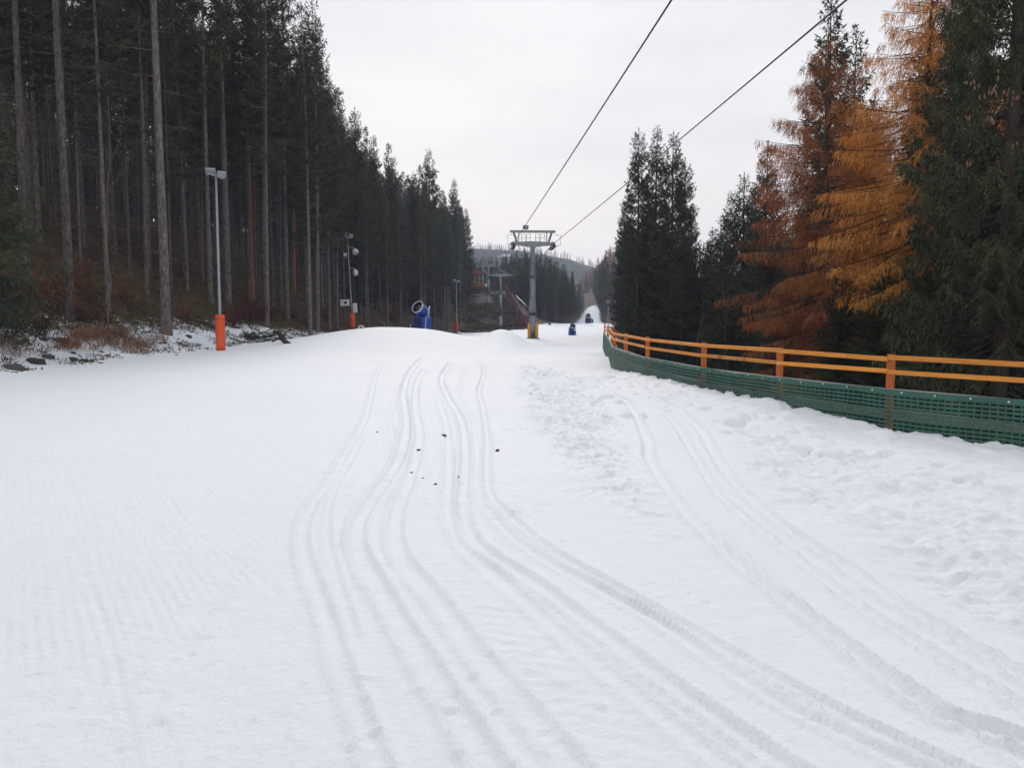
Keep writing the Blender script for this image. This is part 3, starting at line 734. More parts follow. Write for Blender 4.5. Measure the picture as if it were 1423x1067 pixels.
# --- right bank
def rt(key, px, Y, top_py, lab, cat='spruce tree', name='spruce_tree', group=None, rz=None, base=None):
    x = placed(px, Y); top = at(px, top_py, Y)[2] if top_py is not None else None
    z0 = ztop(x, Y) - .1; me = PROTO[key][0]; hgt = max(v.co.z for v in me.vertices)
    s = (top - z0) / hgt if top is not None else 1.0
    w = min(max(s, .75), 1.25)
    return plant_tree(key, x, Y, lab, cat, name, group, rz, w, -.1, sz=s)
near_trees = [
    rt('near0', 1392, 15, None, 'close green spruce with hanging cones at the right edge of the view behind the fence', group='spruces behind the fence'),
    rt('near1', 1318, 20, -60, 'tall green spruce with cones standing between the golden larch and the close right spruce', group='spruces behind the fence'),
    rt('near1', 1268, 24, 120, 'green spruce half hidden below the golden larch', group='spruces behind the fence'),
    rt('near0', 1500, 17, None, 'green spruce filling the top right corner behind the close one', group='spruces behind the fence'),
    rt('near0', 1432, 23, None, 'spruce behind the two big green ones at the right', group='spruces behind the fence'),
    rt('near1', 1345, 26, 40, 'green spruce deep between the two cone bearing ones', group='spruces behind the fence'),
    rt('near1', 1110, 34, 300, 'dark spruce underneath the rust orange larch', group='spruces behind the fence'),
    rt('near0', 1215, 29, 330, 'low dark spruce right of the leaning larch trunk', group='spruces behind the fence'),
    rt('near1', 1165, 23, 385, 'low green spruce in front of the foot of the leaning larch', group='spruces behind the fence'),
    rt('near0', 1225, 22, 345, 'green spruce below the golden larch, close behind the fence', group='spruces behind the fence'),
    rt('near1', 1075, 30, 400, 'low dark spruce left below the rust orange larch', group='spruces behind the fence'),
    rt('near1', 1165, 38, 250, 'dark spruce behind the leaning larch trunk', group='spruces behind the fence'),
]
rt('larch_o', 1210, 26, 46, 'rust orange larch with a leaning trunk behind the fence', 'larch tree', 'larch_tree', 'larches behind the fence', rz=R(8))
rt('larch_y', 1272, 22, -90, 'golden yellow larch beside the tall green spruce', 'larch tree', 'larch_tree', 'larches behind the fence')
rt('larch_o', 1150, 36, 150, 'paler orange larch at the back of the rust orange one', 'larch tree', 'larch_tree', 'larches behind the fence', rz=2.3)
rt('thin1', 1143, 42, -8, 'dark spruce whose tip rises above the rust orange larch', group='spruces behind the fence')
rt('thin2', 1030, 48, 243, 'dark spruce at the left foot of the rust orange larch', group='spruces behind the fence')
rt('thin0', 1060, 44, 200, 'dark spruce peeping out left of the rust orange larch', group='spruces behind the fence')
rt('thin2', 1000, 54, 302, 'lower dark spruce in the gap right of the three slim spruces', group='spruces behind the fence')
rt('thin2', 980, 62, 335, 'short far spruce in the gap right of the three slim spruces', group='spruces behind the fence')
for key, px, Y, ty, lab in (('thin0', 884, 62, 181, 'slim spruce leftmost in the row of three tall tips'), ('thin1', 909, 64, 178, 'slim spruce in the middle of the row of three tall tips'),
                            ('thin2', 932, 60, 186, 'slim spruce rightmost in the row of three tall tips'), ('thin0', 948, 66, 222, 'shorter slim spruce tucked right of the three tall tips'),
                            ('thin2', 898, 72, 262, 'dark spruce filling the gap behind the three tall tips'), ('thin1', 866, 78, 285, 'shorter spruce standing left of the three tall tips'), ('edge2', 920, 76, 270, 'dark spruce hidden low behind the three tall tips'), ('thin2', 958, 70, 300, 'short broad spruce at the right flank of the three tall tips'), ('edge1', 976, 60, 345, 'low dark spruce between the three tall tips and the taller gap spruce'), ('thin1', 1012, 62, 268, 'dark pointed spruce left of the rust orange larch, behind the birch stem'), ('thin0', 988, 70, 318, 'broad dark spruce in the middle of the gap'), ('edge1', 946, 58, 372, 'lowest dark spruce at the foot of the three tall tips'), ('thin2', 1046, 54, 262, 'low spruce under the left side of the rust orange larch')):
    rt(key, px, Y, ty, lab, group='slim spruces beyond the fence')
pr = []; rr = np.random.default_rng(8)
for k in range(6000):
    yv = rr.uniform(24, 200); fxx = float(interp(yv, FENCE)); x = fxx + 2.2 + rr.uniform(0, 1) ** 1.3 * (50 + .1 * yv); px = CX + F * x / yv
    if yv < 44 and px < 1260: continue
    if px > 1640 or px < 815: continue
    if 855 < px < 1045 and yv < 66: continue
    if all((x - a) ** 2 + (yv - b) ** 2 > (3.2 if yv > 60 else 4.2) ** 2 for a, b in pr): pr.append((x, yv))
pr = [p for p in pr if CX + F * p[0] / p[1] < 1440]
pr.sort(key=lambda p: p[1] + (60 if CX + F * p[0] / p[1] > 1200 else 0))
n_r = 0
for x, yv in pr[:85]:
    px = CX + F * x / yv
    cap = 0 if px > 1120 else (300 if px > 1040 else (350 if px > 960 else (300 if px > 862 else 385)))
    topmax = at(px, cap + random.uniform(0, 60), yv)[2] - ztop(x, yv)
    key = random.choice(['edge0', 'edge1', 'edge2', 'thin0'])
    hgt = {'edge0': 22, 'edge1': 20, 'edge2': 24, 'thin0': 20}[key]
    s = min(random.uniform(.8, 1.1), topmax / hgt)
    if s < .22: continue
    lab, g = ('shadowed spruce in the dark wood behind the larches and fence', 'inner spruces of the right wood') if px > 960 else ('far dark spruce beyond the end of the fence, left of the slim row', 'far spruces beyond the fence end')
    plant_tree(key, x, yv, lab, 'spruce tree', group=g, s=s)
# --- far woods: centre block, right flank of the far piste, above the grass slope
far_mass('woods', [p for p in pr[85:] if p[1] > 60][:150], 'dark wood closing the view behind the right hand trees', keys=('far0', 'far1'), sr=(.34, .55), seed=17)
rr = np.random.default_rng(9); c1, c2, c3 = [], [], []
for k in range(4000):
    yv = rr.uniform(165, 330)
    x = rr.uniform(net_line(yv) + 1.6 + max(0, 205 - yv) * .06, interp(yv, [(165, 13), (200, 16.5), (230, 19.5), (300, 29), (350, 34)]))
    if x < 7 and yv < 178: continue
    if all((x - a) ** 2 + (yv - b) ** 2 > 2.3 ** 2 for a, b in c1): c1.append((x, yv))
c1.sort(key=lambda p: p[1])
for k in range(3500):
    yv = rr.uniform(100, 480); x = float(interp(yv, FENCE)) + 2 + rr.uniform(0, 1) ** 1.6 * 40
    px = CX + F * x / yv
    if px > 880 or (yv < 205): continue
    if all((x - a) ** 2 + (yv - b) ** 2 > 3.2 ** 2 for a, b in c2): c2.append((x, yv))
for k in range(6000):
    yv = rr.uniform(252, 400); x = rr.uniform(-34, net_line(yv) + 8)
    if abs(x - (net_line(yv) - 8)) < 4 and yv < 300: continue
    if CX + F * x / yv < 636: continue
    if all((x - a) ** 2 + (yv - b) ** 2 > 2.5 ** 2 for a, b in c3): c3.append((x, yv))
for x, yv in c1[:52]:
    key = random.choice(['edge0', 'edge1', 'edge2', 'wood2']); px = CX + F * x / yv
    plant_tree(key, x, yv, 'dark spruce in the block of forest behind the big lift tower', 'spruce tree', group='spruces behind the lift tower', s=capped(key, x, yv, 1.05, px, [(690, 368), (706, 356), (725, 350), (745, 346), (760, 352), (780, 366), (805, 388), (818, 412)], 50))
far_mass('woods', c1[52:300], 'dark far spruce block between the lift line and the distant piste', sr=(.55, .98), seed=4, line=CENTRE)
far_mass('woods', c2[:190], 'far spruce wood along the right side of the distant piste', sr=(.55, .85), seed=5)
far_mass('woods', c3[:330], 'dark spruce wood above the brown slope by the top lift station', sr=(.5, .95), seed=6, line=[(640, 352), (668, 352), (690, 356), (706, 352), (745, 346), (818, 400)], jit=30)
for px, Y, ty, lab in ((841, 330, 368, 'far orange larch on the right side of the distant piste'),  (704, 250, 378, 'faded orange larch among spruces right of the far lift towers')):
    rt('larch_f', px, Y, ty, lab, 'larch tree', 'larch_tree')

# ------------------------------------------------------------------ distant hills
def far_hill():
    xs = np.linspace(-500, 900, 240); ysb = np.linspace(700, 1600, 60)
    X, Y = np.meshgrid(xs, ysb)
    px = CX + F * X / 1050
    crest = interp(px, [(0, 400), (400, 360), (600, 356), (660, 351), (700, 352), (740, 355), (790, 364), (830, 378), (880, 390), (1000, 410), (1423, 420)])
    ridge = (HZ - crest) / F * 1050 + 1.6
    t = sstep(700, 1050, Y); back = 1 - .35 * sstep(1050, 1600, Y)
    Zh = 20 + (ridge - 20) * t * back + 9 * fbm(X / 70, Y / 90, 4, 55) * t
    I = np.arange(X.size).reshape(X.shape)
    q = np.stack([I[:-1, :-1], I[:-1, 1:], I[1:, 1:], I[1:, :-1]], -1).reshape(-1, 4)
    m, nt, bs = new_mat('hill_forest')
    f = noise(nt, .02, 6, .65); g = noise(nt, .2, 5, .7)
    c = ramp(nt, g, [(.35, (.03, .045, .03)), (.65, (.06, .075, .045))])
    c = mixc(nt, ramp(nt, f, [(.60, (0, 0, 0)), (.64, (1, 1, 1))]), c, (.72, .74, .76))
    nt.links.new(c, bs.inputs['Base Color']); bs.inputs['Roughness'].default_value = .95; bump(nt, bs, g, 6)
    o = mesh_np('hills', np.stack([X, Y, Zh], -1).reshape(-1, 3), q, m, smooth=True)
    tag(o, 'distant blue grey wooded hill with snowy clearings', 'hill', kind='structure')
    def hz(x, yv):
        j = int(np.clip((x + 500) / 1400 * 239, 0, 238)); i = int(np.clip((yv - 700) / 900 * 59, 0, 58)); return float(Zh[i, j])
    rg = np.random.default_rng(12); P = []
    for k in range(900):
        yv = rg.uniform(800, 1080); x = (rg.uniform(600, 880) - CX) / F * yv
        if fbm(np.array([x / 36.]), np.array([yv / 52.]), 3, 77)[0] < -.02 and yv < 1020: continue
        P.append((x, yv))
    far_mass('woods', P[:520], 'thin fringe of tiny trees on the distant hill', keys=('tiny',), sr=(.4, .7), seed=13, zfun=hz)
    for px_, lab in ((771, 'tiny lone tree on the distant ridge, left of a pair'), (784, 'tiny lone tree on the distant ridge, right of a pair')):
        x = (px_ - CX) / F * 1045; t = thing('ridge_tree', lab, 'tree', (x, 1045, hz(x, 1045) - 1)); t.scale = (.95, .95, .85)
        for nm, me in zip(('trunk', 'crown'), PROTO['tiny']):
            c_ = bpy.data.objects.new(nm, me); COL.objects.link(c_); c_.parent = t
proto('tiny', conifer(900, 15, 1.5, 2.4, .3, lod=1, droop=.4, kw=.3, step=1.3, den=.6, nb=(4, 5), gap=.05), 'bark_d', 'spruce')
far_hill()
def orange_hill():
    X, Y = np.meshgrid(np.linspace(30, 260, 60), np.linspace(480, 760, 40))
    Zh = 14 + 70 * sstep(25, 120, X) * sstep(470, 640, Y) * (1 - sstep(92, 135, X)) + 5 * fbm(X / 25, Y / 25, 4, 91)
    I = np.arange(X.size).reshape(X.shape); q = np.stack([I[:-1, :-1], I[:-1, 1:], I[1:, 1:], I[1:, :-1]], -1).reshape(-1, 4)
    o = mesh_np('hills', np.stack([X, Y, Zh], -1).reshape(-1, 3), q, M['floor'], smooth=True, attrs={'snow': np.full(X.size, -1.)})
    tag(o, 'rust coloured wooded slope at the far end of the piste', 'hill', kind='structure')
    hz = lambda x, yv: float(Zh[int(np.clip((yv - 480) / 280 * 39, 0, 39)), int(np.clip((x - 30) / 230 * 59, 0, 59))]) - 1
    rg = np.random.default_rng(15); P = [(rg.uniform(48, 130), rg.uniform(500, 680)) for k in range(260)]
    far_mass('woods', [(rg.uniform(22, 64), rg.uniform(490, 620)) for k in range(150)], 'dark spruces at the foot of the rust coloured far slope', keys=('far0', 'far1'), sr=(.5, .8), seed=26, zfun=hz)
    far_mass('woods', P, 'rust orange larch wood on the far slope at the end of the piste', keys=('larch_f',), sr=(.6, .9), seed=16, zfun=hz)
orange_hill()

# ------------------------------------------------------------------ undergrowth, shrubs, rocks
def shrub_geo(seed, h, w, nst, nleaf, leaf=(.05, .02), fork=3):
    rg = np.random.default_rng(seed); A, B_, ra, rb = [], [], [], []; tips = []
    for k in range(nst):
        az = rg.uniform(0, 6.283); p = np.array([rg.normal(0, w * .12), rg.normal(0, w * .12), -.1]); d = norm(np.array([math.cos(az) * .55, math.sin(az) * .55, 1.]) + rg.normal(0, .15, 3))
        L = h * rg.uniform(.6, 1.1); r = .012 * h ** .5; n = 6
        for i in range(n):
            q = p + d * L / n; A.append(p); B_.append(q); ra.append(r * (1 - i / n * .8)); rb.append(r * (1 - (i + 1) / n * .8))
            d = norm(d + rg.normal(0, .14, 3)); p = q
            if i > 0:
                for f in range(fork):
                    dd = norm(d + rg.normal(0, .65, 3)); l = L * rg.uniform(.12, .32); m = p + dd * l * .5; e = m + norm(dd + rg.normal(0, .3, 3)) * l * .5
                    A += [p, m]; B_ += [m, e]; ra += [r * .45, r * .3]; rb += [r * .3, r * .1]; tips.append((p, m, e))
    T = prisms(np.array(A), np.array(B_), np.array(ra), np.array(rb))
    idx = rg.integers(len(tips), size=nleaf); tp = np.array(tips)[idx]; f = rg.uniform(0, 1, (nleaf, 1)); b = np.where(f < .5, tp[:, 0] + (tp[:, 1] - tp[:, 0]) * f * 2, tp[:, 1] + (tp[:, 2] - tp[:, 1]) * (f * 2 - 1)) + rg.normal(0, .02, (nleaf, 3))
    d = norm(rg.normal(0, 1, (nleaf, 3)) + np.array([0, 0, -.3])); s = norm(np.cross(d, rg.normal(0, 1, (nleaf, 3))))
    C = kites(b, d, s, leaf[0] * rg.uniform(.6, 1.5, nleaf), leaf[1] * rg.uniform(.6, 1.5, nleaf))
    return T, (C, quads(nleaf))
proto('shrub', shrub_geo(1, 1.7, 1.4, 26, 2600, (.055, .020)), 'root', 'shrub')
proto('shrub2', shrub_geo(2, 1.2, 1.3, 20, 1500, (.05, .018)), 'root', 'shrub')
proto('beechy', shrub_geo(3, 2.4, 1.2, 12, 1600, (.07, .026)), 'root', 'beech')
proto('bareb', shrub_geo(4, 1.5, 1.2, 22, 250, (.05, .018)), 'root', 'beech')
SH = [('shrub', 345, 452, 1.0, 'dense red brown shrub right of the near orange padded post'), ('shrub', 372, 448, .9, 'red brown shrub above the dark root'), ('shrub2', 322, 455, 1.0, 'low red brown shrub just behind the near orange padded post'),
      ('beechy', 72, 438, 1.0, 'copper leaved beech sapling left of the trunk above the dry grass'), ('beechy', 180, 428, .7, 'small withered beech sapling between two grey trunks'), ('shrub2', 118, 452, 1.0, 'dull red shrub right at the trunk above the dry grass'),
      ('bareb', 60, 470, 1.0, 'bare twiggy bush at the left edge of the bank'), ('bareb', 140, 462, .9, 'bare twiggy bush behind the dry grass'), ('shrub2', 545, 447, 1.6, 'red brown bush on the bank just left of the blue snow gun'),
      ('bareb', 455, 446, 1.1, 'bare bush on the bank beside the snow mound'), ('beechy', 258, 448, .6, 'little copper beech right of the thick trunk by the snow'), ('shrub2', 405, 445, .8, 'reddish bush at the edge trunk foot'), ('beechy', 130, 425, .9, 'copper beech sapling among the trunks behind the dry grass'), ('bareb', 20, 445, 1.3, 'bare bush below the young green spruce')]
for k, px, py, s, lab in SH:
    x, yv = hit(px, py, 12); t = plant_tree(k, x, yv, lab, 'shrub', 'shrub', 'shrubs on the left bank', s=s)
    t.children[0].name = 'branches'; t.children[1].name = 'foliage'; t.children[0]['kind'] = 'stuff'
x, yv = hit(-16, 470, 12); plant_tree('young', x, yv, 'young green spruce at the left border of the view', 'spruce tree', s=1.0)
x = placed(-60, 24); plant_tree('near1', x, 24., 'green spruce whose boughs hang into the top left corner', 'spruce tree', s=.9, dz=2.5)
# birch sapling
def sapling(px, Y, h, lab, mat='twig_p', seed=3, lean=.05):
    rg = np.random.default_rng(seed); x = placed(px, Y); mb = MB(); p = np.array([0, 0, -.2]); P = [p]
    for i in range(8): P.append(np.array([lean * h * (i + 1) / 8 + rg.normal(0, .05), rg.normal(0, .05), h * (i + 1) / 8]))
    t = thing('bare_sapling', lab, 'sapling', (x, Y, ztop(x, Y))); mb.tube(P, [.026 * (1 - i / 9.5) + .005 for i in range(9)], 6); mb.build('stem', M[mat], t, True)
    mb = MB()
    for k in range(12):
        i = rg.integers(3, 8); a = P[i]; az = rg.uniform(0, 6.28); L = rg.uniform(.5, 1.8)
        q = a + np.array([math.cos(az) * L * .5, math.sin(az) * L * .5, L * .45]); e = q + np.array([math.cos(az) * L * .3, math.sin(az) * L * .3, L * .5])
        mb.tube([a, q, e], [.008, .006, .003], 4)
    mb.build('branches', M[mat], t)
sapling(150, 30, 9.5, 'pale leafless sapling between the two grey trunks at left', seed=4, lean=.04)
sapling(962, 46, 6.2, 'pale dead sapling behind the fence left of the larch', seed=9, lean=.1)
sapling(1016, 46, 9, 'pale birch twig stem beside the rust orange larch', seed=12, lean=-.06)
# undergrowth on the bank
def scatter_grass(name, label, pts, n_each, h, mat, spread=.25, seed=1, w=.008, flat=.5):
    rg = np.random.default_rng(seed); B_, D, S, L, W = [], [], [], [], []
    for (x, yv) in pts:
        n = n_each; b = np.stack([x + rg.normal(0, spread, n), yv + rg.normal(0, spread, n), np.zeros(n)], -1)
        z0 = ztop(x, yv)
        b[:, 2] = [ztop(q[0], q[1]) - .02 for q in b] if n <= 14 else z0 - .03
        d = norm(rg.normal(0, flat, (n, 3)) * np.array([1, 1, .2]) + np.array([0, 0, 1.])); B_.append(b); D.append(d)
        S.append(norm(np.cross(d, rg.normal(0, 1, (n, 3))))); L.append(h * rg.uniform(.4, 1.3, n)); W.append(w * rg.uniform(.6, 1.5, n))
    C = kites(np.concatenate(B_), np.concatenate(D), np.concatenate(S), np.concatenate(L), np.concatenate(W))
    return tag(mesh_np(name, C, quads(len(C) // 4), M[mat]), label, 'undergrowth', kind='stuff')
rg = np.random.default_rng(31)
pts_u = []
while len(pts_u) < 4200:
    yv = rg.uniform(16, 130) if rg.random() < .3 else rg.uniform(16, 60); e = left_edge(yv); x = e - 2.2 - rg.uniform(0, 1) ** 1.4 * 26
    if CX + F * x / yv > -40: pts_u.append((x, yv))
scatter_grass('undergrowth', 'low brown and green undergrowth covering the forest floor at left', pts_u, 12, .32, 'under', .35, 2, .016, 1.1)
pts_g = [tuple(hit(px_ + rg.normal(0, 18), py_ + rg.normal(0, 4), 12)) for px_, py_ in [(128, 474)] * 18 + [(105, 480)] * 9 + [(168, 484)] * 9 + [(150, 470)] * 10 + [(228, 469)] * 2 + [(8, 490)] * 3 + [(195, 486)] * 4]
scatter_grass('dry_grass', 'clump of straw coloured dry grass on the snowy bank', pts_g, 55, .52, 'drygrass', .24, 3, .009, .62)
pts_e = []
while len(pts_e) < 1500:
    yv = rg.uniform(15, 75); x = left_edge(yv) - rg.uniform(-.2, 3.2) ** 1.0
    if fbm(np.array([x / 1.2]), np.array([yv / 1.8]), 3, 5)[0] >-.02: pts_e.append((x, yv))
scatter_grass('grass', 'sparse dark tufts poking through the thin snow of the bank', pts_e, 11, .17, 'under', .16, 5, .016, 1.4)
pts_r = []
while len(pts_r) < 900:
    yv = rg.uniform(8, 60); x = float(interp(yv, FENCE)) + .9 + rg.uniform(0, 9); pts_r.append((x, yv))
scatter_grass('undergrowth', 'dark weeds on the shaded ground behind the fence', pts_r, 12, .45, 'under', .4, 6, .016, .8)
pts_s = []
while len(pts_s) < 1600:
    yv = rg.uniform(126, 262); x = rg.uniform(float(left_edge(yv)), net_line(yv) - .5)
    if fbm(np.array([x / 3.]), np.array([yv / 6.]), 3, 15)[0] > -.05: pts_s.append((x, yv))
scatter_grass('grass', 'rough brown grass and heather tufts on the slope below the lift', pts_s, 13, .5, 'under', .7, 8, .05, .9)
# dead twigs standing and lying in the wood
def brush():
    rg = np.random.default_rng(44); A, B_, r0 = [], [], []
    while len(A) < 2600:
        yv = rg.uniform(18, 75); x = left_edge(yv) - 1.5 - rg.uniform(0, 24); z = ztop(x, yv); az = rg.uniform(0, 6.28); L = rg.uniform(.3, 1.6); e = rg.uniform(.0, 1.0) ** 2 * 1.2
        a = np.array([x, yv, z + .02]); b = a + np.array([math.cos(az), math.sin(az), e]) * L * .6; c = b + np.array([math.cos(az) + rg.normal(0, .4), math.sin(az) + rg.normal(0, .4), e * .8 - .1]) * L * .4
        A += [a, b]; B_ += [b, c]; r0 += [.012, .008]
    v, f = prisms(np.array(A), np.array(B_), np.array(r0), np.array(r0) * .6)
    tag(mesh_np('undergrowth', v, f, M['bark_d']), 'fallen twigs and brushwood lying between the trunks', 'brushwood', kind='stuff')
brush()
def rock_mesh(seed, mat):
    rg = np.random.default_rng(seed); import bmesh
    bm = bmesh.new(); bmesh.ops.create_icosphere(bm, subdivisions=3, radius=1)
    k = rg.uniform(-5, 5, 3)
    for v in bm.verts:
        c = np.array(v.co); n = float(fbm(np.array([c[0] * 1.3 + k[0] + c[2]]), np.array([c[1] * 1.3 + k[1] - c[2]]), 4, seed)[0])
        v.co = v.co * (1 + 1.0 * n); v.co.z *= .6
        for ax in range(3):
            v.co[ax] = max(min(v.co[ax], .8), -.8)
    me = bpy.data.meshes.new('rock'); bm.to_mesh(me); bm.free(); me.materials.append(mat)
    return me
RM = [rock_mesh(i, M['rockmoss'] if i % 2 else M['rock']) for i in range(4)]
ROCKS = [(18, 508, .55, 'large mossy rock at the left end of the snowy bank'), (48, 500, .42, 'dark mossy rock next to the large one at the left end'), (66, 492, .3, 'flat dark rock below the bare bush'), (84, 474, .5, 'dark boulder left of the dry grass clump'), (127, 501, .14, 'small dark stone on snow below the dry grass'), (140, 505, .12, 'smaller stone on the snow under the dry grass'),
         (205, 462, .2, 'dark stone on snow left of the thick trunk'), (222, 478, .16, 'stone in the snow below the thick trunk'), (246, 494, .13, 'lone dark stone at the lower rim of the bank, left of the orange pad'), (262, 470, .28, 'dark stone right of the thick trunk'), (255, 484, .15, 'small stone between the thick trunk and the orange pad'),
         (425, 455, .28, 'dark rock on the bank right of the dark root'), (440, 463, .18, 'small rock by the foot of the snow mound'), (470, 452, .45, 'dark rock heap behind the left end of the snow mound'), (100, 487, .18, 'stone half in snow under the dark boulder'), (170, 470, .2, 'stone under the right end of the dry grass')]
for i, (px, py, s, lab) in enumerate(ROCKS):
    x, yv = hit(px, py, 10); o = bpy.data.objects.new('rock', RM[i % 4]); COL.objects.link(o); s *= .62; o.location = (x, yv, ztop(x, yv) - s * .12)
    o.scale = (s * 1.25, s, s * .9); o.rotation_euler = (0, 0, random.uniform(0, 6)); tag(o, lab, 'rock', 'rocks on the left bank')
rr = np.random.default_rng(61)
for k in range(34):
    yv = rr.uniform(19, 58); x = left_edge(yv) - rr.uniform(.1, 2.6); s = rr.uniform(.06, .17)
    o = bpy.data.objects.new('stone', RM[k % 4]); COL.objects.link(o); o.location = (x, yv, ztop(x, yv)); o.scale = (s * 1.4, s, s * .8); o.rotation_euler = (0, 0, rr.uniform(0, 6))
    tag(o, 'small dark stone poking through the thin snow of the left bank', 'stone', 'small stones in the thin snow of the bank')
def root_thing():
    x, yv = hit(392, 478, 12); z = ztop(x, yv); t = thing('tree_root', 'dark broken root sticking out of the snowy bank', 'root', (x, yv, z))
    k = yv / F; P = lambda a, b: (a * k, 0, b * k)
    mb = MB(); mb.tube([P(-12, 16), P(-4, 15), P(0, 8), P(4, 3), P(11, -1), P(16, -7)], [.09, .12, .14, .12, .1, .05], 8); mb.build('main_root', M['root'], t, True)
    for pts in ([P(-4, 15), P(-14, 12), P(-22, 14)], [P(0, 9), P(-8, 6), P(-14, 2)], [P(2, 8), P(4, 14), P(9, 18)]):
        mb = MB(); mb.tube(pts, [.08, .05, .02], 6); mb.build('side_root', M['root'], t, True)
    x, yv = hit(352, 472, 12); z = ztop(x, yv); t = thing('branch_pile', 'tangle of dark dead branches on the snowy bank beside the orange pad', 'branches', (x, yv, z)); rg = np.random.default_rng(5); mb = MB()
    for i in range(34):
        a = rg.normal(0, .45, 3) * np.array([1.5, .5, .2]) + np.array([0, 0, .2]); d = rg.normal(0, .5, 3) * np.array([1.4, .6, .5]); mb.tube([a - d, a + rg.normal(0, .08, 3), a + d], [.03, .025, .008], 5)
    mb.build('branches', M['root'], t)
root_thing()

# ------------------------------------------------------------------ dirt on the snow
CL = [(617, 606, .055, 'largest dark clod of dirt on the snow between the ski tracks'), (582, 625, .04, 'dark clod left below the largest one, at a rut'), (691, 627, .05, 'flat brown clod right of the ski tracks'), (524, 601, .028, 'small dark crumb leftmost on the snow'), (572, 655, .024, 'tiny crumb below the second clod'), (588, 665, .02, 'tiny pale crumb in the middle of the dirt specks'), (605, 673, .028, 'dark crumb nearest the camera among the dirt specks'), (637, 664, .022, 'thin dark crumb beside the middle rut')]
clod = rock_mesh(77, M['clod'])
for px, py, s, lab in CL:
    s *= .58
    x, yv = hit(px, py); o = bpy.data.objects.new('dirt_clod', clod); COL.objects.link(o); o.location = (x, yv, ztop(x, yv) + s * .15); o.scale = (s * 1.15, s * .9, s * .9); o.rotation_euler = (.3, .2, random.uniform(0, 6)); tag(o, lab, 'dirt', 'dirt specks on the snow')

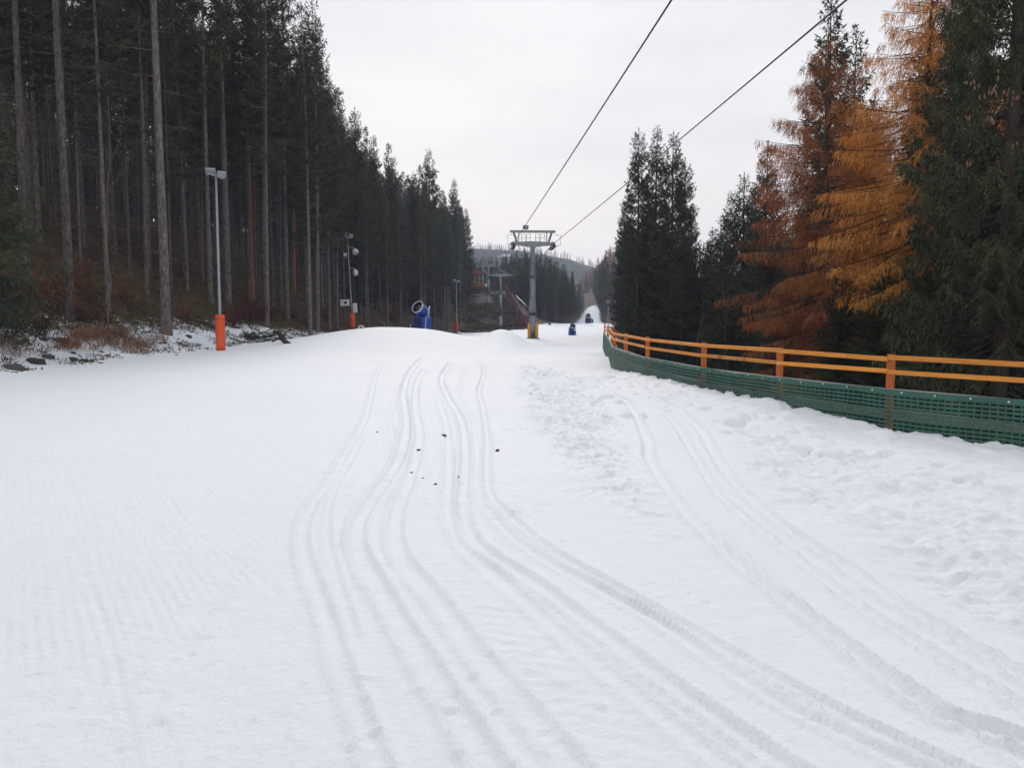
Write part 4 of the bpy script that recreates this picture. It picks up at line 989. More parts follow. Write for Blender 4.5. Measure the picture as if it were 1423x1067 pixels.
# ------------------------------------------------------------------ fence
FP = [(4.0, 9.65, 1.17), (6.9, 7.28, 1.20), (8.55, 6.15, 1.215), (10.1, 5.03, 1.244), (11.9, 4.17, 1.283), (14.2, 3.55, 1.316), (17.5, 3.08, 1.383), (20.5, 3.03, 1.44), (24, 3.2, 1.46), (30, 3.9, 1.54), (37, 4.62, 1.66), (45, 5.45, 1.81)]
def fence():
    t = thing('wooden_fence', 'orange brown wooden rail fence lined with green safety net along the piste', 'fence', (0, 0, 0))
    P = [np.array([x, yv, z]) for yv, x, z in FP]
    rg = np.random.default_rng(2)
    dirs = []
    for i, p in enumerate(P):
        d = P[min(i + 1, len(P) - 1)] - P[max(i - 1, 0)]; d[2] = 0; dirs.append(d / np.linalg.norm(d))
    nrm = [np.array([-d[1], d[0], 0]) for d in dirs]      # towards the piste
    nrm = [n if n[0] < 0 else -n for n in nrm]
    for p, d, n in zip(P, dirs, nrm):
        zb = gz(p[0], p[1]) - .5; c = p - n * .062
        mb = MB(); mb.box((c[0], c[1], (p[2] + zb) / 2), (.080, .085, p[2] + .0 - zb), math.atan2(d[1], d[0]) + rg.normal(0, .03), rg.normal(0, .006), 0, .008); mb.build('post', M['woodpost'], t)
    def board(a, b, h, th, mat, nm, off):
        e = b - a; L = np.linalg.norm(e); d = e / L; n = np.array([-d[1], d[0], 0]); n /= np.linalg.norm(n); n = n if n[0] < 0 else -n
        u = np.cross(d, n); u = u if u[2] > 0 else -u
        cp = .008; prof = [(-th / 2, -h / 2 + cp), (-th / 2 + cp, -h / 2), (th / 2 - cp, -h / 2), (th / 2, -h / 2 + cp), (th / 2, h / 2 - cp), (th / 2 - cp, h / 2), (-th / 2 + cp, h / 2), (-th / 2, h / 2 - cp)]
        V = [q + n * (x + off) + u * z for q in (a, b) for x, z in prof]
        Fc = [(i, (i + 1) % 8, 8 + (i + 1) % 8, 8 + i) for i in range(8)] + [tuple(range(7, -1, -1)), tuple(range(8, 16))]
        return MB().add(V, Fc).build(nm, mat, t)
    for i in range(len(P) - 1):
        j = lambda: np.array([0, 0, rg.normal(0, .006)])
        e = (P[i + 1] - P[i]); g = e / np.linalg.norm(e) * .004
        board(P[i] + j() - [0, 0, .055] + g, P[i + 1] + j() - [0, 0, .055] - g, .064, .036, M['wood'], 'top_rail', .0)
        board(P[i] + j() - [0, 0, .232] + g, P[i + 1] + j() - [0, 0, .232] - g, .060, .036, M['wood'], 'lower_rail', .0)
        board(P[i] + j() - [0, 0, .50] + g, P[i + 1] + j() - [0, 0, .50] - g, .08, .03, M['greyboard'], 'kick_board', -.002)
        board(P[i] + j() - [0, 0, .80] + g, P[i + 1] + j() - [0, 0, .80] - g, .12, .03, M['greyboard'], 'kick_board', -.045)
    # green net as one pierced sheet
    C = catmull(P, 40); n2 = np.zeros_like(C); dd = np.gradient(C, axis=0); n2[:, 0] = -dd[:, 1]; n2[:, 1] = dd[:, 0]; n2 = norm(n2); n2[n2[:, 0] > 0] *= -1
    # straight between posts, resampled by arc length
    seg = np.concatenate([[0], np.cumsum([np.linalg.norm((P[i + 1] - P[i])[:2]) for i in range(len(P) - 1)])]); PA = np.array(P); NA = np.array(nrm)
    pos = []; s = 0.
    while s < seg[-1]: pos += [s, s + .016]; s += .085
    pos = np.array(pos); cx_ = [np.interp(pos, seg, PA[:, k]) for k in range(3)]; cn = [np.interp(pos, seg, NA[:, k]) for k in range(3)]
    rows = [-.465]; z = -.545; rows.append(z)
    while z > -1.42: rows += [z - .024, z - .054]; z -= .054
    V = []
    for r in rows:
        for i in range(len(pos)):
            w = .028 + .012 * math.sin(pos[i] * 5.1 + r * 3) * (1 if r < -.6 else .3) - .02 * (r + .5)
            V.append((cx_[0][i] + cn[0][i] * w, cx_[1][i] + cn[1][i] * w, cx_[2][i] + r + .006 * math.sin(pos[i] * 3.3)))
    nc_ = len(pos); Fc = []
    for a in range(len(rows) - 1):
        for i in range(nc_ - 1):
            hole = (a % 2 == 1) and (i % 2 == 1)
            if not hole: Fc.append((a * nc_ + i, a * nc_ + i + 1, (a + 1) * nc_ + i + 1, (a + 1) * nc_ + i))
    o = mesh_np('net', np.array(V), np.array(Fc), M['net'], t); md = o.modifiers.new('thickness', 'SOLIDIFY'); md.thickness = .004
    mb = MB()
    for s in np.arange(.3, seg[-1] - .3, .42):
        p = [np.interp(s, seg, PA[:, k]) for k in range(3)]; n = [np.interp(s, seg, NA[:, k]) for k in range(3)]
        mb.lathe([(0, .014), (.006, .014), (.009, .008)], (p[0] + n[0] * .032, p[1] + n[1] * .032, p[2] - .495 + rg.normal(0, .006)), n, 8)
    mb.build('screws', M['screw'], t)
fence()
def rail_run(name, pts, lab, group=None, h=1.05):
    t = thing(name, lab, 'fence', (*pts[0], ztop(*pts[0])), group=group); o = np.array([*pts[0], ztop(*pts[0])])
    Q_ = [np.array([x, yv, ztop(x, yv)]) - o for x, yv in pts]
    for q in Q_: MB().box((q[0], q[1], h / 2 - .2 + q[2]), (.12, .12, h + .4), cut=.01).build('post', M['woodpost'], t)
    for hh in (h - .06, h - .38):
        for a, b in zip(Q_, Q_[1:]):
            MB().tube([a + [0, -.09, hh], b + [0, -.09, hh]], .055, 4).build('rail', M['wood'], t)
rail_run('wooden_railing', [(6.2, 49), (7.2, 54), (8.6, 58), (10.2, 62), (12.2, 65), (14.6, 67)], 'far orange wooden railing bending away behind the fence end', h=1.5)

# ------------------------------------------------------------------ lamp posts
def flood(t, c, yaw, pitch, s=1.0):
    """a rectangular floodlight; face turned to yaw / pitch"""
    mb = MB(); mb.box(c, (.50 * s, .15 * s, .36 * s), yaw, pitch, 0, .03 * s)
    o = mb.build('floodlight', M['steel_l'], t)
    d = np.array([math.sin(yaw) * math.cos(pitch), -math.cos(yaw) * math.cos(pitch), -math.sin(pitch)])
    q = np.array(c) + d * .082 * s
    MB().box(q, (.41 * s, .012, .27 * s), yaw, pitch, 0).build('glass', M['lampface'], o)
    for k in (-.18, 0, .18):
        r = np.array(c) - d * .10 * s + np.array([math.cos(yaw), math.sin(yaw), 0]) * k * s
        MB().box(r, (.02 * s, .06 * s, .30 * s), yaw, pitch, 0).build('fin', M['steel_d'], o)
    return o
def lamp_post(px, base_py, top_py, Y, lab, pad_h, pad_w, pad_mat, lean=0, s=1.0, zb=None):
    p = at(px, base_py, Y); z0 = p[2] if zb is None else zb; hgt = at(px, top_py, Y)[2] - z0
    t = thing('lamp_post', lab, 'lamp post', (p[0], Y, z0)); t.rotation_euler = (0, lean, 0)
    mb = MB(); mb.tube([(0, 0, -.8), (0, 0, hgt * .35), (0, 0, hgt * .36), (0, 0, hgt)], [.075, .068, .06, .045], 12); mb.build('pole', M['steel_l'], t, True)
    mb = MB(); prof = [(0.0, pad_w * .48), (.04, pad_w * .5), (pad_h - .04, pad_w * .5), (pad_h, pad_w * .46)]
    mb.lathe(prof, (0, 0, .05), (0, 0, 1), 20); pd = mb.build('pad', pad_mat, t, True)
    mb = MB()
    for hh in (.12, 1.45):
        if hh < pad_h: mb.lathe([(0, pad_w * .503), (.02, pad_w * .503)], (0, 0, hh), (0, 0, 1), 20)
    mb.build('strap', M['black'], pd)
    MB().box((0, 0, hgt + .03), (.8 * s, .06, .06), .35, 0, .30, .01).build('crossbar', M['steel_l'], t)
    flood(t, (-.26 * s, -.05, hgt + .28 * s), .15, R(38), s * 1.05); flood(t, (.30 * s, -.02, hgt + .12 * s), .75, R(40), s)
    return t, hgt
lamp_post(307, 489, 246, 34, 'near grey lamp post with twin floodlights and tall orange pad', 1.62, .40, M['pad_o'], s=.8)
t2, h2 = lamp_post(490.5, 459, 330, 67, 'leaning lamp mast with white domes and short orange pad behind the snow mound', 1.45, .5, M['pad_o'], lean=R(-2.6), s=.95)
def add_dome(t, z, x, r=.26):
    mb = MB(); mb.tube([(0, 0, z + .35), (x * .6, 0, z + .4), (x, 0, z + .25)], .04, 6); a = mb.build('dome_arm', M['steel_l'], t)
    mb = MB(); mb.lathe([(-.3, .04), (-.26, r * .75), (-.1, r), (.05, r), (.18, r * .75), (.27, r * .25)], (x, 0, z), (0, 0, 1), 14); mb.build('dome', M['white'], a, True)
add_dome(t2, h2 - 1.25, .62); add_dome(t2, h2 - 3.05, .52, .22)
MB().box((-.28, -.05, h2 - 1.55), (.26, .2, .42), cut=.03).build('junction_box', M['white'], t2)
sg = MB().box((-.55, -.05, 2.45), (.82, .05, .56), cut=.01).build('sign', M['white'], t2); MB().lathe([(0, .13), (.01, .12)], (-.5, -.08, 2.45), (0, -1, 0), 14).build('sign_dot', M['black'], sg)
MB().tube([(.3, 0, .6), (.32, 0, 3.6), (.3, 0, 4.2)], .035, 6).build('conduit', M['steel_d'], t2)
MB().box((.32, -.1, 1.95), (.36, .2, .85), cut=.03).build('control_box', M['white'], t2)
lamp_post(634.5, 462, 392, 112, 'far thin lamp post with a red pad left of the brown slope', 1.6, .44, M['pad_r'], s=.9)
for px, Y, by, ty, lab in ((854, 118, 452, 418, 'far grey lamp post beyond the fence end, taller of two'), (845, 128, 452, 421, 'far grey lamp post beyond the fence end, left of the taller one')):
    x = placed(px, Y); p = at(px, ty, Y); z0 = ztop(x, Y); t = thing('lamp_post', lab, 'lamp post', (x, Y, z0)); hh = p[2] - z0
    MB().tube([(0, 0, -.5), (0, 0, hh)], [.09, .06], 8).build('pole', M['steel_l'], t, True); flood(t, (0, -.05, hh + .15), 0, R(30), 1.3)

# ------------------------------------------------------------------ lift towers and ropes
def lift_tower(px, base_py, top_py, Y, lab, pads=False, arm_px=31, detail=2, zb=None, roof=True):
    p = at(px, base_py, Y); k = Y / F; z0 = p[2]; hgt = (base_py - top_py) * k; a = arm_px * k
    t = thing('lift_tower', lab, 'lift tower', (p[0], Y, z0)); t.rotation_euler = (0, 0, R(3.4)); u = hgt / 150
    ah = hgt - 22 * u * (1 if roof else .5)              # height of the cross arm
    mb = MB(); mb.tube([(0, 0, -.6), (0, 0, .1), (0, 0, ah * .26)], [.44 * hgt / 11, .42 * hgt / 11, .385 * hgt / 11], 18); mb.tube([(0, 0, ah * .265), (0, 0, ah * .66)], [.36 * hgt / 11, .285 * hgt / 11], 18); mb.tube([(0, 0, ah * .665), (0, 0, ah)], [.265 * hgt / 11, .21 * hgt / 11], 18); mb.build('pole', M['steel'], t, True)
    for f, r in ((.262, .44), (.662, .31)):
        fl = MB().lathe([(-.05, r * hgt / 11), (.05, r * hgt / 11)], (0, 0, ah * f), (0, 0, 1), 20).build('flange', M['steel_d'], t)
    # cross arm, deeper in the middle
    mb = MB(); th = 6.5 * u; V = []
    for y_ in (-.16, .16):
        V += [(-a, y_, ah + th * .2), (-a, y_, ah + th * .7), (-a * .5, y_, ah + th * .9), (0, y_, ah + th * 1.0), (a * .5, y_, ah + th * .9), (a, y_, ah + th * .7), (a, y_, ah + th * .2), (a * .45, y_, ah), (0, y_, ah - th * .35), (-a * .45, y_, ah)]
    mb.add(V, [tuple(range(9, -1, -1)), tuple(range(10, 20))] + [(i, (i + 1) % 10, 10 + (i + 1) % 10, 10 + i) for i in range(10)]); mb.build('cross_arm', M['steel'], t)
    if roof:
        bz = hgt - 2 * u
        MB().box((0, 0, bz), (2.02 * a, .3, 3.2 * u), cut=.03).build('top_beam', M['steel'], t)
        for s in (-1, 1):
            MB().tube([(s * a * .70, 0, ah + th * .8), (s * a * .86, 0, bz)], .11 * hgt / 11, 8).build('strut', M['steel'], t)
            MB().tube([(s * a * .62, 0, ah + th * .85), (s * a * .62, 0, bz)], .05 * hgt / 11, 6).build('strut', M['steel_l'], t)
    # hand rails on the arm
    for s in (-1, 1):
        for c in (.20, .42):
            mb = MB(); w = a * .085; h2_ = 10 * u; z = ah + th * .9
            mb.tube([(s * a * c - w, -.3, z), (s * a * c - w, -.3, z + h2_), (s * a * c + w, -.3, z + h2_), (s * a * c + w, -.3, z)], .03, 6); mb.tube([(s * a * c - w, -.3, z + h2_ * .5), (s * a * c + w, -.3, z + h2_ * .5)], .022, 5); mb.build('guard_rail', M['steel_l'], t)
    # sheave trains along the rope
    for s in (-1, 1):
        mb = MB(); xs_ = s * a * .88; zc = ah - 1.5 * u
        for y_ in (-1.5, -.95, -.4, .4, .95, 1.5):
            mb.lathe([(-.07, .20), (-.05, .24), (-.02, .19), (.02, .19), (.05, .24), (.07, .20)], (xs_, y_, zc + .04), (1, 0, 0), 14)
        sh = mb.build('sheave_train', M['steel_d'], t)
        mb = MB(); mb.box((xs_ + .16, 0, zc - .06), (.06, 3.4, .18)); mb.box((xs_ - .16, 0, zc - .06), (.06, 3.4, .18)); mb.box((xs_, 0, zc + .25), (.2, .5, .55)); mb.build('sheave_beam', M['steel'], sh)
        mb = MB(); w = .62 * s; mb.tube([(xs_ + w * .1, -1.6, zc - .1), (xs_ + w, -1.7, zc + .1), (xs_ + w, -1.7, zc + 1.0), (xs_ + w * .2, -1.7, zc + 1.05)], .03, 6); mb.build('rope_catcher', M['steel_l'], sh)
    mb = MB(); mb.tube([((.42 * hgt / 11) * .8, -.24, 1.4), (.18, -.24, ah)], .022, 5); mb.tube([((.42 * hgt / 11) * .8 - .3, -.27, 1.4), (.18 - .3, -.27, ah)], .022, 5)
    for q in np.arange(1.6, ah - .2, .45):
        f = q / ah; xr = .336 * (1 - f) * hgt / 11 + .18 * f; mb.tube([(xr - .3, -.26, q), (xr, -.25, q)], .014, 4)
    mb.build('ladder', M['steel_l'], t)
    if pads:
        for s in (-1, 1):
            mb = MB(); mb.box((s * .38, -.40, .72), (.30, .30, 1.6), s * .25, 0, 0, .07); mb.build('yellow_pad', M['pad_y'], t)
        MB().box((0, -.2, -.02), (1.35, 1.1, .10), cut=.02).build('base_plate', M['steel_d'], t)
        MB().box((0, -.42, .38), (.28, .16, .55), cut=.02).build('base_box', M['steel_d'], t)
    return t, a, ah, hgt
lt, la, lah, lh = lift_tower(740, 470, 322, 77, 'big grey lift tower with yellow pads at its foot', True)
t_, b_ = at(730.5, 321, 77) - np.array(lt.location), None
fl_ = flood(lt, (t_[0], 0, lh + .28), .1, R(20), 1.15); MB().tube([(t_[0], .05, lh - .2), (t_[0], .05, lh + .3)], .04, 6).build('lamp_stalk', M['steel_d'], lt)
T2 = lift_tower(695.5, 457, 379, 150, 'second lift tower on the edge of the brown slope', arm_px=16, roof=False)
T3 = lift_tower(679, 423, 362, 190, 'third lift tower partway up the brown slope', arm_px=11.5)
T4 = lift_tower(670.5, 403, 369, 236, 'fourth lift tower next to the orange roofed station', arm_px=9, roof=False)
def rope(s, lab):
    def sheave(T): 
        t, a, ah, hgt = T; x = s * a * .88; c, sn = math.cos(R(3.4)), math.sin(R(3.4)); u = hgt / 150
        return np.array([t.location[0] + x * c, t.location[1] + x * sn, t.location[2] + ah - 1.5 * u + .27])
    A, B_, C, D = [sheave(q) for q in ((lt, la, lah, lh), T2, T3, T4)]
    d = np.array([(648 - CX) / F, 1, (HZ - 442) / F])
    E = A - d * (77 + 26)
    pts = []
    for a, b, sag in ((E, A, .12), (A, B_, .8), (B_, C, .3), (C, D, .3)):
        for k in range(24): f = k / 24; pts.append(a + (b - a) * f - np.array([0, 0, sag * 4 * f * (1 - f)]))
    pts.append(D)
    mb = MB(); mb.tube(pts, .026, 8); tag(mb.build('haul_rope', M['cable'], smooth=True), lab, 'rope', 'ropes of the lift')
rope(-1, 'left steel lift rope running to the near tower, steeper of the two in the sky'); rope(1, 'right steel lift rope crossing the sky in front of the slim spruces')

# top station, deck and panel on the slope
def station():
    Y = 246; p = at(668, 395, Y); k = Y / F; z = p[2]
    t = thing('lift_station', 'small lift station with an orange roof on the brown slope', 'lift station', (p[0], Y, z))
    mb = MB(); V = []
    for x, zz in ((-10, 16), (-8.5, 18.5), (5, 18.5), (7.5, 15), (7.5, 13), (-10, 13)): V.append((x * k, zz * k))
    n = len(V); mb.add([(x, y_, zz) for y_ in (-2, 2) for x, zz in V], [tuple(range(n - 1, -1, -1)), tuple(range(n, 2 * n))] + [(i, (i + 1) % n, n + (i + 1) % n, n + i) for i in range(n)]); mb.build('roof', M['roof_o'], t)
    for x in (-8, -2, 4, 9):
        for y_ in (-1.6, 1.6): MB().box((x * k, y_, 6 * k), (.3, .3, 13 * k)).build('column', M['steel_l'], t)
    MB().box((-1 * k, .6, 7 * k), (9 * k, 1.6, 10 * k), cut=.05).build('cabin', M['steel_d'], t)
    MB().box((-1.5 * k, -.24, 8 * k), (6 * k, .06, 4 * k)).build('window', M['lampface'], t)
    p = at(663, 398, 228); t = thing('wooden_deck', 'orange brown wooden deck with railing left of the lift station', 'deck', p); k = 228 / F
    MB().box((0, 0, 0), (17 * k, 3, .5), cut=.04).build('floor', M['deckwood'], t)
    for x in np.linspace(-8, 8, 6): MB().box((x * k, -1.4, .55), (.16, .16, 1.5)).build('post', M['deckwood'], t); MB().box((x * k, -.6, -1.0), (.2, .2, 1.9)).build('leg', M['deckwood'], t)
    for h_ in (.75, 1.2): MB().box((0, -1.5, h_), (17 * k, .06, .2)).build('rail', M['wood'], t)
    p = at(675.5, 401, 200); k = 200 / F; t = thing('notice_board', 'small dark framed white board beside the far lift towers', 'sign', p)
    MB().box((0, 0, 4 * k), (5 * k, .12, 6.5 * k), cut=.02).build('frame', M['steel_d'], t); MB().box((0, -.08, 4.4 * k), (3.8 * k, .05, 4.4 * k)).build('panel', M['white'], t)
    for s in (-1, 1): MB().box((s * 2 * k, .02, -.6), (.1, .1, 1.9)).build('leg', M['steel_d'], t)
station()
def red_net():
    t = thing('red_net_fence', 'dull red safety net fence along the right edge of the brown slope', 'fence', (0, 0, 0)); ysn = np.linspace(134, 226, 24)
    base = [np.array([net_line(v) - .4, v, ztop(net_line(v) - .4, v)]) for v in ysn]
    for b in base[::3]: MB().tube([b - [0, 0, .4], b + [0, 0, 2.3]], .05, 6).build('post', M['steel_l'], t)
    cols, rows = [], np.linspace(.05, 2.1, 17); V = []
    s = np.linspace(0, 23, 460); C = np.stack([np.interp(s, range(24), [b[k] for b in base]) for k in range(3)], -1)
    for r in rows: V.append(C + np.array([0, 0, r]) + np.stack([.05 * np.sin(s * 2.1 + r), 0 * s, .06 * np.sin(s * 1.57 * 2)], -1))
    V = np.concatenate(V); n = len(s); Fc = [(a * n + i, a * n + i + 1, (a + 1) * n + i + 1, (a + 1) * n + i) for a in range(16) for i in range(n - 1) if not (a % 2 == 1 and i % 2 == 1)]
    o = mesh_np('net', V, np.array(Fc), M['rednet'], t); md = o.modifiers.new('thickness', 'SOLIDIFY'); md.thickness = .02
    A, B_ = at(717, 411, 170), at(741, 434, 140); t = thing('pipe_rail', 'pale sloping pipe rail above the red net', 'pipe', A); mb = MB(); mb.tube([(0, 0, 0), B_ - A], .07, 8); mb.build('rail', M['steel'], t, True)
    for f in (.1, .5, .9):
        q = (B_ - A) * f; zz = ztop(*(A + q)[:2]) - A[2] - .3; MB().tube([q, (q[0], q[1], zz)], .07, 6).build('post', M['steel_l'], t)
red_net()

# ------------------------------------------------------------------ snow guns
def snow_gun(px, base_py, Y, hpx, lab, yaw, tilt=R(28), body='blue', scale=None, frame_left=False):
    p = at(px, base_py, Y); t = thing('snow_gun', lab, 'snow gun', p, yaw, 'snow guns'); hgt = hpx * Y / F; s = hgt / 2.5
    ax = np.array([0, -math.cos(tilt), math.sin(tilt)]); c = np.array([0, .1, 1.62]) * s
    q = lambda h, r: (h * s, r * s)
    mb = MB(); mb.lathe([q(-.52, .32), q(-.48, .40), q(-.25, .46), q(.35, .46), q(.62, .50), q(.66, .50), q(.66, .445), q(.2, .41), q(.19, .05)], c, ax, 26); br = mb.build('barrel', M[body], t, True)
    mb = MB(); mb.lathe([q(.62, .505), q(.68, .52), q(.71, .50), q(.71, .475), q(.62, .46)], c, ax, 26, False); mb.build('rim', M['white'], br, True)
    mb = MB(); mb.lathe([q(.655, .435), q(.45, .415), q(.215, .39), q(.205, .03)], c, ax, 26, False); mb.build('duct', M['black'], br, True)
    mb = MB(); mb.lathe([q(-.54, .38), q(-.42, .445)], c, ax, 24); mb.build('rear_grille', M['steel_d'], br)
    mb = MB(); e1 = np.array([1., 0, 0]); e2 = np.cross(ax, e1)
    mb.lathe([q(.21, .10), q(.42, .09), q(.46, .02)], c, ax, 12)
    for k in range(7):
        w = 2 * math.pi * k / 7; r_ = math.cos(w) * e1 + math.sin(w) * e2; g = math.cos(w + .5) * e1 + math.sin(w + .5) * e2
        b0 = c + ax * .28 * s; mb.add([b0 + r_ * .08 * s, b0 + r_ * .37 * s, b0 + g * .37 * s + ax * .1 * s, b0 + g * .08 * s + ax * .1 * s, b0 + r_ * .08 * s + ax * .02 * s, b0 + r_ * .37 * s + ax * .02 * s, b0 + g * .37 * s + ax * .12 * s, b0 + g * .08 * s + ax * .12 * s], [(0, 1, 2, 3), (7, 6, 5, 4), (0, 4, 5, 1), (1, 5, 6, 2), (2, 6, 7, 3), (3, 7, 4, 0)])
    mb.build('fan', M['steel_l'], br)
    mb = MB()
    for k in range(18):
        w = 2 * math.pi * k / 18; r_ = math.cos(w) * e1 + math.sin(w) * e2; mb.lathe([(0, .03 * s), (.06 * s, .016 * s)], c + ax * .71 * s + r_ * .48 * s, ax, 6)
    mb.build('nozzle_ring', M['steel_l'], br)
    mb = MB()
    for sd in (-1, 1):
        mb.tube([np.array([sd * .52, .2, .95]) * s, np.array([sd * .56, .2, 1.4]) * s, np.array([sd * .50, .15, 1.8]) * s], .05 * s, 8)
    mb.tube([np.array([-.52, .2, .97]) * s, np.array([.52, .2, .97]) * s], .06 * s, 8); mb.build('fork', M['pipe'], t, True)
    MB().box(np.array([0, .1, .66]) * s, (1.12 * s, .95 * s, 1.08 * s), 0, 0, 0, .06 * s).build('cabinet', M[body], t)
    MB().box(np.array([-.05, -.39, .70]) * s, (.66 * s, .02 * s, .7 * s), 0, 0, 0).build('cabinet_door', M['blue_d'], t)
    mb = MB(); mb.tube([np.array(v) * s for v in ((.58, -.3, .1), (.60, -.2, 1.1), (.66, .1, 1.5), (.40, .5, 2.0))], .055 * s, 8); mb.build('hose', M['pipe'], t, True)
    for x, y_ in ((-.75, -.45), (.75, -.45), (0, .8)):
        mb = MB(); mb.tube([np.array([x * .4, y_ * .4, .22]) * s, np.array([x, y_, .16]) * s, np.array([x, y_, -.05]) * s], .045 * s, 6); mb.lathe([(0, .13 * s), (.03 * s, .13 * s)], np.array([x, y_, -.06]) * s, (0, 0, 1), 12); mb.tube([np.array([x, y_, .1]) * s, np.array([x, y_, .62]) * s], .028 * s, 6); mb.build('outrigger', M['pipe'], t)
    return t
snow_gun(586, 461, 60, 44, 'large blue fan snow gun behind the snow mound, its barrel raised towards the piste', R(-32))
snow_gun(795, 469, 104, 20, 'blue snow gun standing alone on the far snow right of the big lift tower', R(10), tilt=R(35))
snow_gun(763.5, 457, 150, 9, 'tiny blue snow gun at the forest edge behind the lone one', R(20))
snow_gun(817, 450, 150, 16, 'dark round snow gun seen face on at the start of the far piste', R(0), body='black', tilt=R(12))
snow_gun(822.5, 449, 158, 7, 'smallest dark snow gun just right of the face on one', R(-40), body='black')
# bits at the crest
def crest_bits():
    p = at(638.5, 471, 52); t = thing('hydrant_pipe', 'pale bent hydrant pipe peeping over the snow crest', 'pipe', p); k = 52 / F
    mb = MB(); mb.tube([(-2 * k, 0, -.3), (-2 * k, 0, 7 * k), (-1 * k, 0, 8.5 * k), (1 * k, 0, 8.5 * k), (1.7 * k, 0, 7 * k), (1.7 * k, 0, -.3)], .045, 8); mb.build('pipe', M['steel_l'], t, True)
    p = at(501, 456, 60); t = thing('hose_coil', 'white coiled hose ring beside the leaning lamp mast', 'hose', p); mb = MB(); k = 60 / F
    mb.tube([(3.4 * k * math.cos(w), .05 * w, 3.2 * k * math.sin(w)) for w in np.linspace(0, 12.5, 40)], .05, 6); mb.build('coil', M['white'], t, True)
    p = at(532, 452, 62); t = thing('pale_branch', 'pale bare branch leaning above the snow mound', 'branch', p); k = 62 / F; mb = MB()
    mb.tube([(-8 * k, 0, 9 * k), (-2 * k, 0, 5 * k), (2 * k, 0, 2 * k), (3.2 * k, 0, -3 * k)], [.015, .03, .045, .05], 6); mb.build('limb', M['twig_p'], t, True)
    mb = MB(); mb.tube([(2 * k, 0, 2 * k), (4.5 * k, 0, 2.4 * k)], [.03, .012], 5); mb.build('side_limb', M['twig_p'], t, True)
crest_bits()
# cones on the near spruces
def cones():
    spots = [(0, 1390, 128), (0, 1378, 122), (0, 1370, 130), (0, 1403, 127), (0, 1412, 137), (0, 1347, 162), (0, 1295, 195), (0, 1267, 207), (0, 1300, 218), (0, 1308, 219), (0, 1346, 228), (0, 1258, 250), (0, 1318, 250), (0, 1385, 103), (0, 1318, 5), (0, 1245, 262), (0, 1262, 280), (0, 1275, 277), (0, 1290, 325), (0, 1300, 330), (0, 1325, 60), (0, 1410, 200), (0, 1245, 455), (0, 1240, 475), (0, 1360, 116), (0, 1350, 110), (0, 1340, 225), (0, 1380, 165)]
    rg = np.random.default_rng(6)
    tA, tB = near_trees[0], near_trees[1]
    from mathutils import Vector
    q = MB().lathe([(-.10, .005), (-.08, .014), (-.045, .018), (-.01, .014), (.015, .005)], n=7).build('cone', M['cone'], None, True); me = q.data; bpy.data.objects.remove(q)
    bpy.context.view_layer.update()
    for _, px, py in spots:
        t = tA if px > 1345 else tB; dist = (t.location[1] - (1.9 if px > 1345 else 1.75)) + rg.uniform(-.2, .4)
        w = at(px, py, dist); inv = t.matrix_world.inverted()
        for k in range(rg.integers(2, 5)):
            o = np.array([rg.normal(0, .05), rg.normal(0, .05), rg.normal(0, .035)])
            c = bpy.data.objects.new('cone', me); COL.objects.link(c); c.parent = t
            c.location = inv @ Vector(w + o); c.rotation_euler = (rg.normal(0, .12), rg.normal(0, .12), -t.rotation_euler[2]); c.scale = [.65 / v for v in t.scale]
cones()

# ------------------------------------------------------------------ air
def haze():
    mb = MB(); mb.box((200, 1200, 110), (3000, 2940, 290)); o = mb.build('haze', bpy.data.materials.new('air'))
    m = o.data.materials[0]; m.use_nodes = True; nt = m.node_tree; nt.nodes.clear()
    out = nt.nodes.new('ShaderNodeOutputMaterial'); v = nt.nodes.new('ShaderNodeVolumePrincipled')
    v.inputs['Color'].default_value = (.62, .70, .97, 1); v.inputs['Density'].default_value = .00036; v.inputs['Anisotropy'].default_value = 0
    nt.links.new(v.outputs[0], out.inputs['Volume']); tag(o, 'thin bluish winter haze over the whole valley', 'haze', kind='stuff')
haze()

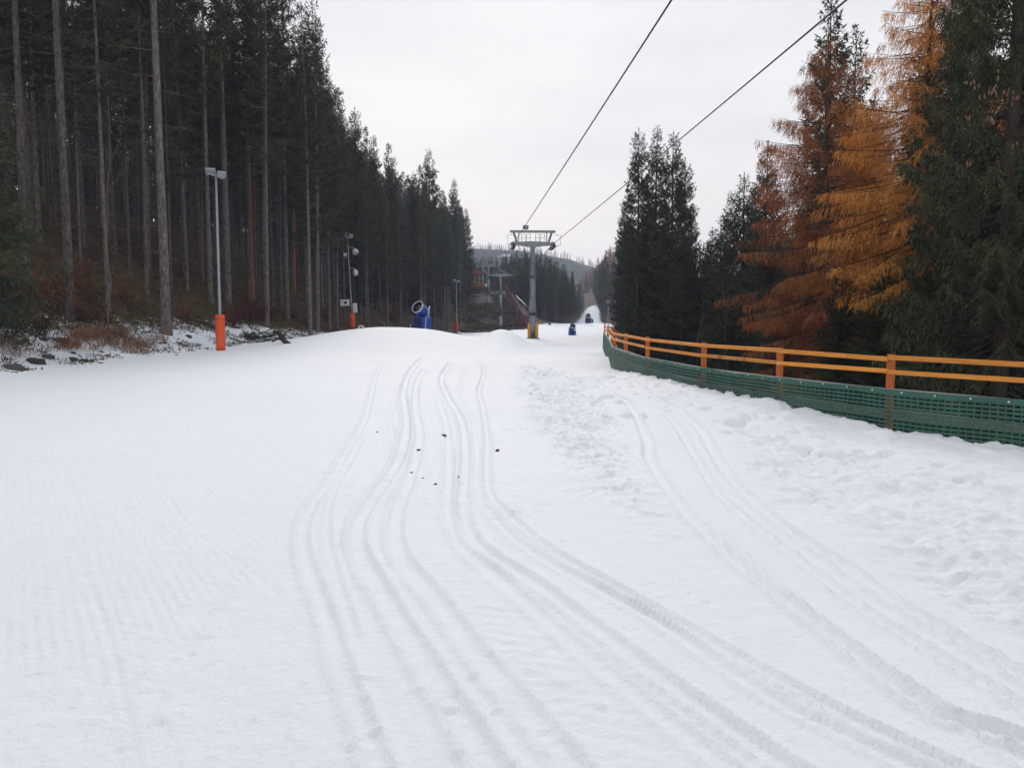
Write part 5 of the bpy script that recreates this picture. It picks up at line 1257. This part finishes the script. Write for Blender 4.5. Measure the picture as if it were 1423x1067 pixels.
# ------------------------------------------------------------------ light
SUN_EL, SUN_AZ = R(26), R(-5)          # azimuth from +Y, positive to the right
W = bpy.data.worlds.new('World'); SC.world = W; W.use_nodes = True; nt = W.node_tree
bg = nt.nodes['Background']
sky = nt.nodes.new('ShaderNodeTexSky'); sky.sky_type = 'NISHITA'; sky.sun_disc = False; sky.sun_elevation = SUN_EL; sky.sun_rotation = SUN_AZ; sky.air_density = 1; sky.dust_density = 2
tc = nt.nodes.new('ShaderNodeTexCoord'); sp = nt.nodes.new('ShaderNodeSeparateXYZ'); nt.links.new(tc.outputs['Generated'], sp.inputs[0])
cl = ramp(nt, sp.outputs['Z'], [(0, (18.0, 15.6, 11.6)), (.10, (13.8, 12.6, 10.9)), (.22, (11.2, 10.9, 10.5)), (.38, (9.9, 10.0, 10.0)), (.6, (8.6, 9.0, 9.4)), (1, (8.2, 8.9, 9.9))])
mp = nt.nodes.new('ShaderNodeMapping'); mp.inputs['Scale'].default_value = (1, 1, 3.5); nt.links.new(tc.outputs['Generated'], mp.inputs[0])
ns = N(nt, 'ShaderNodeTexNoise', Scale=3.2, Detail=6, Roughness=.55); nt.links.new(mp.outputs[0], ns.inputs['Vector'])
cloud = mixc(nt, 1., cl, ramp(nt, ns.outputs['Fac'], [(.36, (.90, .91, .93)), (.62, (1.0, 1.0, 1.0))]), 'MULTIPLY')
nt.links.new(mixc(nt, .965, sky.outputs[0], cloud), bg.inputs['Color']); bg.inputs['Strength'].default_value = .1
sl = bpy.data.lights.new('sun', 'SUN'); sl.energy = 1.75; sl.angle = R(10); sl.color = (1, .95, .88)
so = bpy.data.objects.new('sun', sl); COL.objects.link(so)
from mathutils import Vector
so.rotation_euler = Vector((-math.sin(SUN_AZ) * math.cos(SUN_EL), -math.cos(SUN_AZ) * math.cos(SUN_EL), -math.sin(SUN_EL))).to_track_quat('-Z', 'Y').to_euler()

cam = bpy.data.cameras.new('camera'); co = bpy.data.objects.new('camera', cam); COL.objects.link(co)
co.location = (0, 0, EYE); co.rotation_euler = (math.pi / 2 - PITCH, 0, 0)
cam.sensor_width = 36; cam.lens = 36 * F / 1423; cam.clip_start = .05; cam.clip_end = 6000
SC.camera = co
SC.view_settings.view_transform = 'Standard'; SC.view_settings.look = 'None'; SC.view_settings.exposure = 0; SC.view_settings.gamma = 1
SC.cycles.max_bounces = 6; SC.cycles.diffuse_bounces = 3; SC.cycles.glossy_bounces = 2; SC.cycles.volume_bounces = 1
